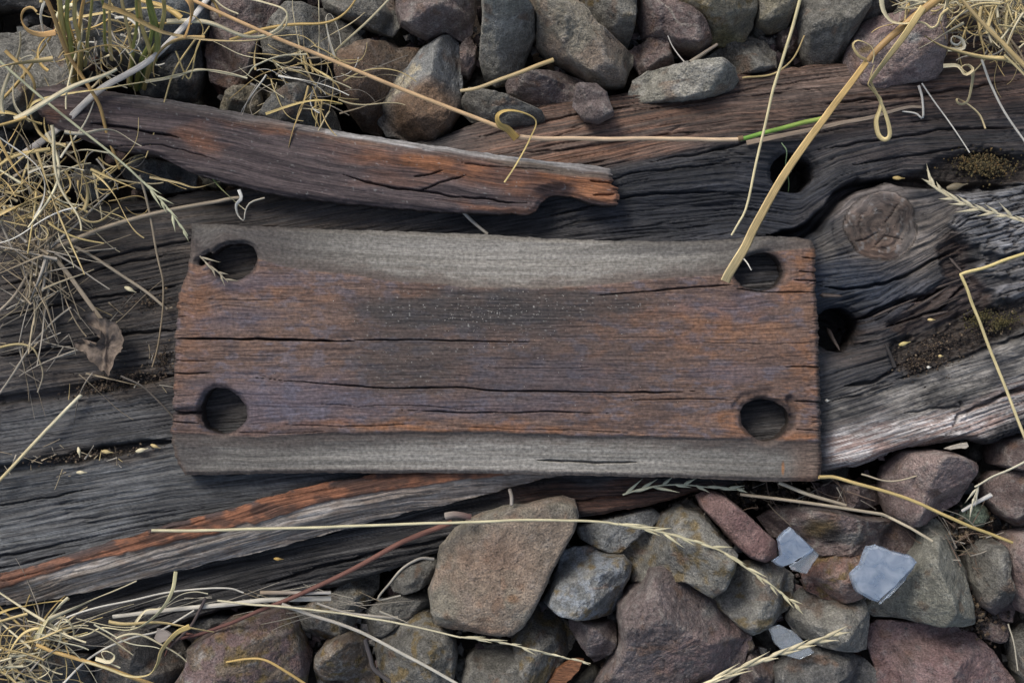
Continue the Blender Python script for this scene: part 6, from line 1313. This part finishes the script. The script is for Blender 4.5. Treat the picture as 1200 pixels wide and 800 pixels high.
# tangles nobody could count
def tangle(label, regions, seed, z, cols, count, rad=(.5, 1.5), length=(40, 120), curl=.09, spread=.9):
    rng = np.random.RandomState(seed); L = []
    for k in range(count):
        cx, cy, rx, ry, a = regions[rng.randint(len(regions))]
        t = rng.uniform(0, 6.28); q = math.sqrt(rng.rand())
        x, y = cx + rx * q * math.cos(t), cy + ry * q * math.sin(t)
        hd = rng.normal(a, spread) + (math.pi if rng.rand() < .5 else 0); cv = rng.normal(0, curl); ln = rng.uniform(*length); n = int(ln / 3.2)
        zz = rng.uniform(*z); dz = rng.normal(0, .12); P = []
        cvs = rng.normal(0, curl * .5)
        for i in range(n):
            P.append(W(x, y, zz / 1000)); x += 3.2 * math.cos(hd); y += 3.2 * math.sin(hd)
            hd += cv * (.4 + .9 * math.sin(i * .11 + k)) + cvs * math.sin(i * .3) ; zz = min(max(zz + dz, z[0]), z[1] + 4); dz += rng.normal(0, .05)
        P = np.array(P); r = rng.uniform(*rad); fl = 1 if rng.rand() < .45 else .3
        c = np.array(cols[rng.randint(len(cols))]) * rng.uniform(.75, 1.1)
        rr = r * np.linspace(1, .5, n) * (1 if fl == 1 else 1.5)
        L.append(tube_arrays(P, rr, rr * fl, rng.uniform(-4, 4) if fl < 1 else 0, 4, c, None, k))
    V, q, at = join_tubes(L)
    return mk_mesh('tangled_grass', V, q, M_STRAW, attrs=at, label=label, cat='dry grass', kind='stuff')
CT = [DULL, GREYS, STRAW, PALE, (.48, .40, .24), (.52, .38, .16), (.60, .47, .22)]
tangle('tangled pale dry grass around the olive pebble at the left edge', [(60, 225, 70, 42, 0), (90, 195, 50, 30, 0.3), (30, 240, 50, 26, .2)], 1, (26, 44), CT, 115, (.4, 1.4), (30, 100), curl=.14)
tangle('fan of brown dry grass lying on the sleeper at the far left', [(40, 300, 30, 18, .6), (55, 290, 16, 12, 2.2)], 2, (30, 42), [DULL, GREYS, (.26, .21, .14)], 52, (.6, 1.4), (50, 130), .012)
tangle('brown drooping grass bunch below the left fan', [(44, 330, 10, 14, 1.55), (40, 350, 12, 20, 1.6)], 12, (30, 40), [DULL, GREYS, (.34, .28, .18)], 34, (.6, 1.3), (30, 70), .02)
tangle('fine curly roots and straw between the green blades at the top left', [(110, 55, 30, 45, 1.4), (120, 30, 40, 30, 0)], 3, (14, 50), CT + [WHITE], 90, (.4, 1.2), (25, 80), .12)
tangle('fine curly straw nest over the dark stones behind the plank', [(365, 90, 40, 45, .8), (390, 110, 25, 35, 1.0), (330, 90, 40, 30, 0)], 4, (22, 48), CT + [WHITE], 60, (.4, 1.1), (40, 110), .07)
tangle('matted dry grass at the top right corner', [(1155, 12, 50, 26, 0), (1180, 35, 30, 30, 1.0), (1100, 2, 50, 12, 0)], 5, (22, 50), CT, 190, (.4, 1.3), (25, 80), .10)
tangle('dry straw knot in the bottom left corner', [(30, 770, 40, 30, .3), (45, 748, 30, 14, 0), (12, 790, 30, 20, 1.2)], 6, (14, 38), CT + [PALE], 80, (.5, 1.5), (40, 110), .07)
tangle('sparse straw bits on the left timber', [(90, 400, 95, 55, -.5), (40, 380, 50, 40, -.8)], 7, (28, 32), [DULL, GREYS, (.22, .19, .15)], 26, (.4, .9), (30, 90), .012)
tangle('thin straw fibres in the gap below the split strip', [(260, 705, 90, 14, -.15), (400, 712, 60, 12, 0)], 8, (14, 30), [DULL, GREYS, (.42, .38, .30)], 34, (.3, .9), (30, 90), .02, .25)
tangle('fine roots under the lower right corner of the board', [(930, 585, 90, 18, 0.1), (1130, 640, 30, 30, .6)], 9, (2, 18), [DULL, (.2, .14, .1), GREYS], 60, (.3, .8), (20, 60), .06)

tangle('loose golden leaf curls arching over the stones at the top left', [(120, 20, 110, 26, .1), (60, 120, 60, 70, .5), (230, 30, 60, 24, 0)], 21, (44, 74), [STRAW, (.58, .40, .16), (.52, .36, .13), PALE], 22, (1.0, 2.3), (60, 170), .045)
tangle('bright straw ribbons over the tangle at the left edge', [(50, 215, 70, 50, 0), (70, 180, 60, 30, .2)], 22, (44, 54), [STRAW, PALE, (.60, .46, .20), (.62, .56, .42), WHITE], 20, (.6, 1.6), (50, 140), .07, .7)
tangle('bright straw ribbons over the matted grass at the top right corner', [(1150, 14, 60, 26, .2), (1185, 50, 30, 40, 1.2)], 23, (46, 60), [STRAW, PALE, (.56, .46, .24)], 30, (.8, 1.9), (40, 110), .06)
tangle('bright straw ribbons in the bottom left corner', [(40, 752, 60, 34, .1), (90, 740, 60, 20, .1)], 24, (36, 46), [STRAW, PALE, (.58, .54, .38)], 20, (.7, 1.7), (50, 130), .045, .4)
tangle('scattered straw scraps on the dark timber at the far left', [(110, 400, 110, 90, -.4), (60, 540, 90, 20, -.1)], 25, (27, 30), [DULL, (.38, .31, .2), GREYS, STRAW], 46, (.4, .9), (8, 32), .03)
# dead leaf on the left timber
def dead_leaf():
    P = np.array([(84, 400), (90, 402), (96, 396), (103, 403), (108, 402), (114, 404), (120, 396), (121, 388), (104, 380), (102, 370), (112, 364), (118, 374), (126, 372), (132, 376), (139, 380), (143, 387), (148, 398), (145, 405), (144, 412), (138, 416), (134, 424), (132, 432), (128, 441), (123, 434), (118, 434), (112, 425), (106, 422), (100, 412), (92, 410)], float)
    c = np.array((124, 405)); n = len(P) * 3
    P = np.array([P[i // 3] + (P[(i // 3 + 1) % len(P)] - P[i // 3]) * (i % 3) / 3 for i in range(n)])
    rg = np.random.RandomState(4); P += rg.uniform(-.7, .7, P.shape)
    R_ = 12; V = []
    for side in (0, 1):
        for r in np.linspace(.02, 1, R_):
            q = c + (P - c) * r
            zz = .034 + .010 * (fbm(q[:, 0] / 16, q[:, 1] / 16, 3, 3) - .5) + .003 * (fbm(q[:, 0] / 5, q[:, 1] / 5, 4, 3) - .5) + .0035 * r ** 3 - .0004 * side
            zz = zz + .0015 * np.exp(-((q[:, 0] - 124 + (q[:, 1] - 405) * .1) / 1.5) ** 2)
            sc = s_at(.034); V += [((a - 600) * sc, (400 - b) * sc, z_) for a, b, z_ in zip(q[:, 0], q[:, 1], zz)]
    F = []
    for sd in (0, 1):
        for k in range(R_ - 1):
            for i in range(n):
                a, b_ = (sd * R_ + k) * n + i, (sd * R_ + k) * n + (i + 1) % n
                f = [a, b_, b_ + n, a + n]; F.append(f if sd else f[::-1])
    for i in range(n):
        a, b_ = (R_ - 1) * n + i, (R_ - 1) * n + (i + 1) % n; F.append([a, b_, b_ + R_ * n, a + R_ * n])
    V = np.array(V); C = np.array([.175, .135, .105]) * (0.6 + .8 * fbm(V[:, 0] * 400, V[:, 1] * 400, 2, 4))[:, None]
    C = np.where((fbm(V[:, 0] * 900, V[:, 1] * 900, 5, 2) > .62)[:, None], C * .6, C)
    mk_mesh('dead_leaf', V, np.array(F), M_TWIG, attrs={'Col': C, 'grain': V * 2000}, label='crumpled grey-brown dead leaf lying on the timber left of the board', cat='dead leaf')
dead_leaf()
prism('leaf_scrap', E((722, 590), (735, 545), (770, 548), (805, 570), (790, 585), (812, 600), (780, 600), (748, 615)), .034, .0012, M_TWIG, 'small grey papery leaf scrap on the smooth dark brown-grey stone', 'leaf scrap', cols=(.30, .26, .23))

# seed husks
for lab, x, y, a, L, c, z in [
 ('pale seed husk on the left timber, leftmost of the husks along the dark crack', 93, 530, 1.4, 12, PALE, 28), ('pale husk in the dark crack next to the leftmost husk', 126, 529, .1, 14, STRAW, 27),
 ('pale husk in the dark crack, third from the left', 167, 527, -.25, 15, PALE, 27), ('pale husk in the dark crack, nearest the board', 182, 523, .35, 12, STRAW, 27),
 ('single pale husk lying below the dark crack', 96, 553, 0, 12, PALE, 29), ('cream husk in the lower left hole of the board', 252, 507, .0, 11, PALE, 30),
 ('pale husk on the straw-covered timber left of the dead leaf', 16, 291, .1, 10, STRAW, 33), ('pale husk lying above the dead leaf', 153, 340, .4, 15, (.50, .44, .28), 32),
 ('yellow husk fragment on the split timber right of the board', 1092, 374, .05, 9, STRAW, 27), ('yellow husk in the soil pocket at the right', 1060, 402, -.3, 14, (.52, .42, .17), 25),
 ('round yellow husk in the soil pocket at the right', 1102, 417, 0, 6, STRAW, 24), ('white seed in the soil pocket at the right', 1089, 430, 0, 5, WHITE, 24),
 ('brown husk above the knot in the mossy hollow', 1054, 209, .05, 14, (.44, .32, .12), 25), ('dull broad husk in the mossy hollow', 1122, 218, -.15, 26, (.16, .13, .08), 24),
 ('orange husk on the black timber below the split strip', 327, 654, .1, 11, (.50, .33, .10), 16), ('white crumb right of the board on the timber', 969, 469, 0, 6, WHITE, 27)]:
    r = max(1.6, L * .16)
    stalk('seed_husk', [(x - L / 2 * math.cos(a), y - L / 2 * math.sin(a), z), (x, y, z + 1), (x + L / 2 * math.cos(a), y + L / 2 * math.sin(a), z)], r, r, c, flat=.5, shape='leaf', n=9, label=lab, cat='seed husk', group='pale seed husks on the timber')

# splinters standing in the broken timber at the right (parts of the sleeper)
for a, b, r in [((1020, 372, 26), (1075, 350, 29), 3.0), ((1062, 366, 26), (1118, 332, 30), 3.4), ((1050, 378, 25), (1128, 348, 28), 2.6), ((1096, 338, 30), (1142, 322, 32), 4.0), ((1112, 302, 27), (1138, 330, 31), 3.0),
                ((1030, 388, 25), (1080, 372, 27), 2.4), ((960, 345, 29), (987, 347, 30), 5.0), ((1078, 372, 26), (1112, 364, 28), 3.4), ((1100, 356, 27), (1150, 336, 30), 2.6), ((968, 384, 4), (985, 410, 14), 4.5)]:
    stalk('splinter', [a, b], r * .75, r * .3, (.06, .045, .038), (.085, .066, .056), flat=.5, sides=4, phase=r * 2, shape='ends', parent=sleeper, mat=M_SLEEPER)

# crumbs, grit and moss
def crumbs(name, label, cat, regions, n, size, cols, z, seed):
    rng = np.random.RandomState(seed)
    base = np.array([(1, 0, 0), (-1, 0, 0), (0, 1, 0), (0, -1, 0), (0, 0, 1), (0, 0, -1)], float)
    F0 = np.array([(0, 2, 4), (2, 1, 4), (1, 3, 4), (3, 0, 4), (2, 0, 5), (1, 2, 5), (3, 1, 5), (0, 3, 5)])
    Vs, Fs, Cs = [], [], []
    for k in range(n):
        cx, cy, rx, ry, a = regions[rng.randint(len(regions))]
        t = rng.uniform(0, 6.28); q = abs(rng.normal(0, .55))
        dx, dy = rx * q * math.cos(t), ry * q * math.sin(t)
        x, y = cx + dx * math.cos(a) - dy * math.sin(a), cy + dx * math.sin(a) + dy * math.cos(a)
        s = rng.uniform(*size) * PX; zz = rng.uniform(*z) / 1000
        v = base * rng.uniform(.5, 1.4, (6, 3)) * s; an = rng.uniform(0, 6.28)
        v = np.stack([v[:, 0] * math.cos(an) - v[:, 1] * math.sin(an), v[:, 0] * math.sin(an) + v[:, 1] * math.cos(an), v[:, 2] * .7], 1) + np.array(W(x, y, zz))
        Vs.append(v); Fs.append(F0 + 6 * k); Cs.append(np.tile(np.array(cols[rng.randint(len(cols))]) * rng.uniform(.6, 1.3), (6, 1)))
    mk_mesh(name, np.concatenate(Vs), np.concatenate(Fs), M_CRUMB, attrs={'Col': np.concatenate(Cs)}, smooth=False, label=label, cat=cat, kind='stuff')
SO = [(.035, .024, .018), (.05, .034, .022), (.075, .05, .032), (.02, .016, .014), (.028, .02, .016), (.15, .11, .07)]
crumbs('soil_crumbs', 'brown soil crumbs caught in the cracks of the timber left of the board', 'soil', [(150, 440, 55, 10, -.1), (120, 455, 50, 8, -.15), (175, 355, 35, 14, -.1), (110, 533, 95, 6, -.12), (190, 420, 16, 30, 0)], 1900, (.5, 1.7), SO, (20, 26.5), 1)
crumbs('soil_crumbs', 'dark soil crumbs filling the rotted pocket at the right', 'soil', [(1100, 405, 60, 22, -.3), (1160, 385, 60, 18, -.3), (1075, 425, 36, 14, -.3), (1110, 440, 60, 20, -.3)], 1500, (.5, 1.7), SO, (17, 22.5), 2)
crumbs('soil_crumbs', 'brown litter in the dark gaps between the lower right stones', 'soil', [(1140, 620, 34, 26, 0), (880, 580, 90, 16, 0), (1090, 700, 30, 20, 0), (1150, 720, 30, 40, 0)], 2600, (1, 4), SO, (-14, 2), 3)
crumbs('moss', 'brown-green moss cushion in the hollow of the timber at the upper right', 'moss', [(1158, 194, 26, 13, .1), (1150, 192, 36, 16, .1)], 1800, (.6, 1.8), [(.05, .038, .014), (.09, .055, .018), (.035, .03, .012), (.12, .09, .035)], (18, 25), 4)
crumbs('moss', 'sparse dark moss on the timber by the bent straw', 'moss', [(1175, 378, 22, 10, -.3), (1150, 372, 20, 9, -.3)], 700, (.6, 1.6), [(.05, .042, .014), (.07, .055, .016)], (20, 25), 5)
rc = [(.16, .15, .14), (.12, .09, .09), (.19, .18, .16), (.08, .08, .08), (.2, .15, .14)]
crumbs('stone_chips', 'small angular stone chips and grit in the gaps of the lower ballast', 'stone chips', [(800, 690, 420, 90, 0), (1080, 640, 150, 90, 0), (400, 740, 200, 50, 0)], 1500, (2, 8), rc, (-26, -4), 8)
crumbs('stone_chips', 'small angular stone chips and grit in the gaps of the upper ballast', 'stone chips', [(600, 50, 460, 60, 0), (900, 50, 200, 40, 0)], 900, (2, 8), rc, (-26, -6), 9)
crumbs('grit', 'fine pale grit sprinkled over the board and timber', 'grit', [(580, 365, 160, 32, 0), (600, 400, 340, 110, 0)], 260, (.25, .6), [(.5, .48, .44), (.4, .36, .3)], (42.6, 43.0), 6)
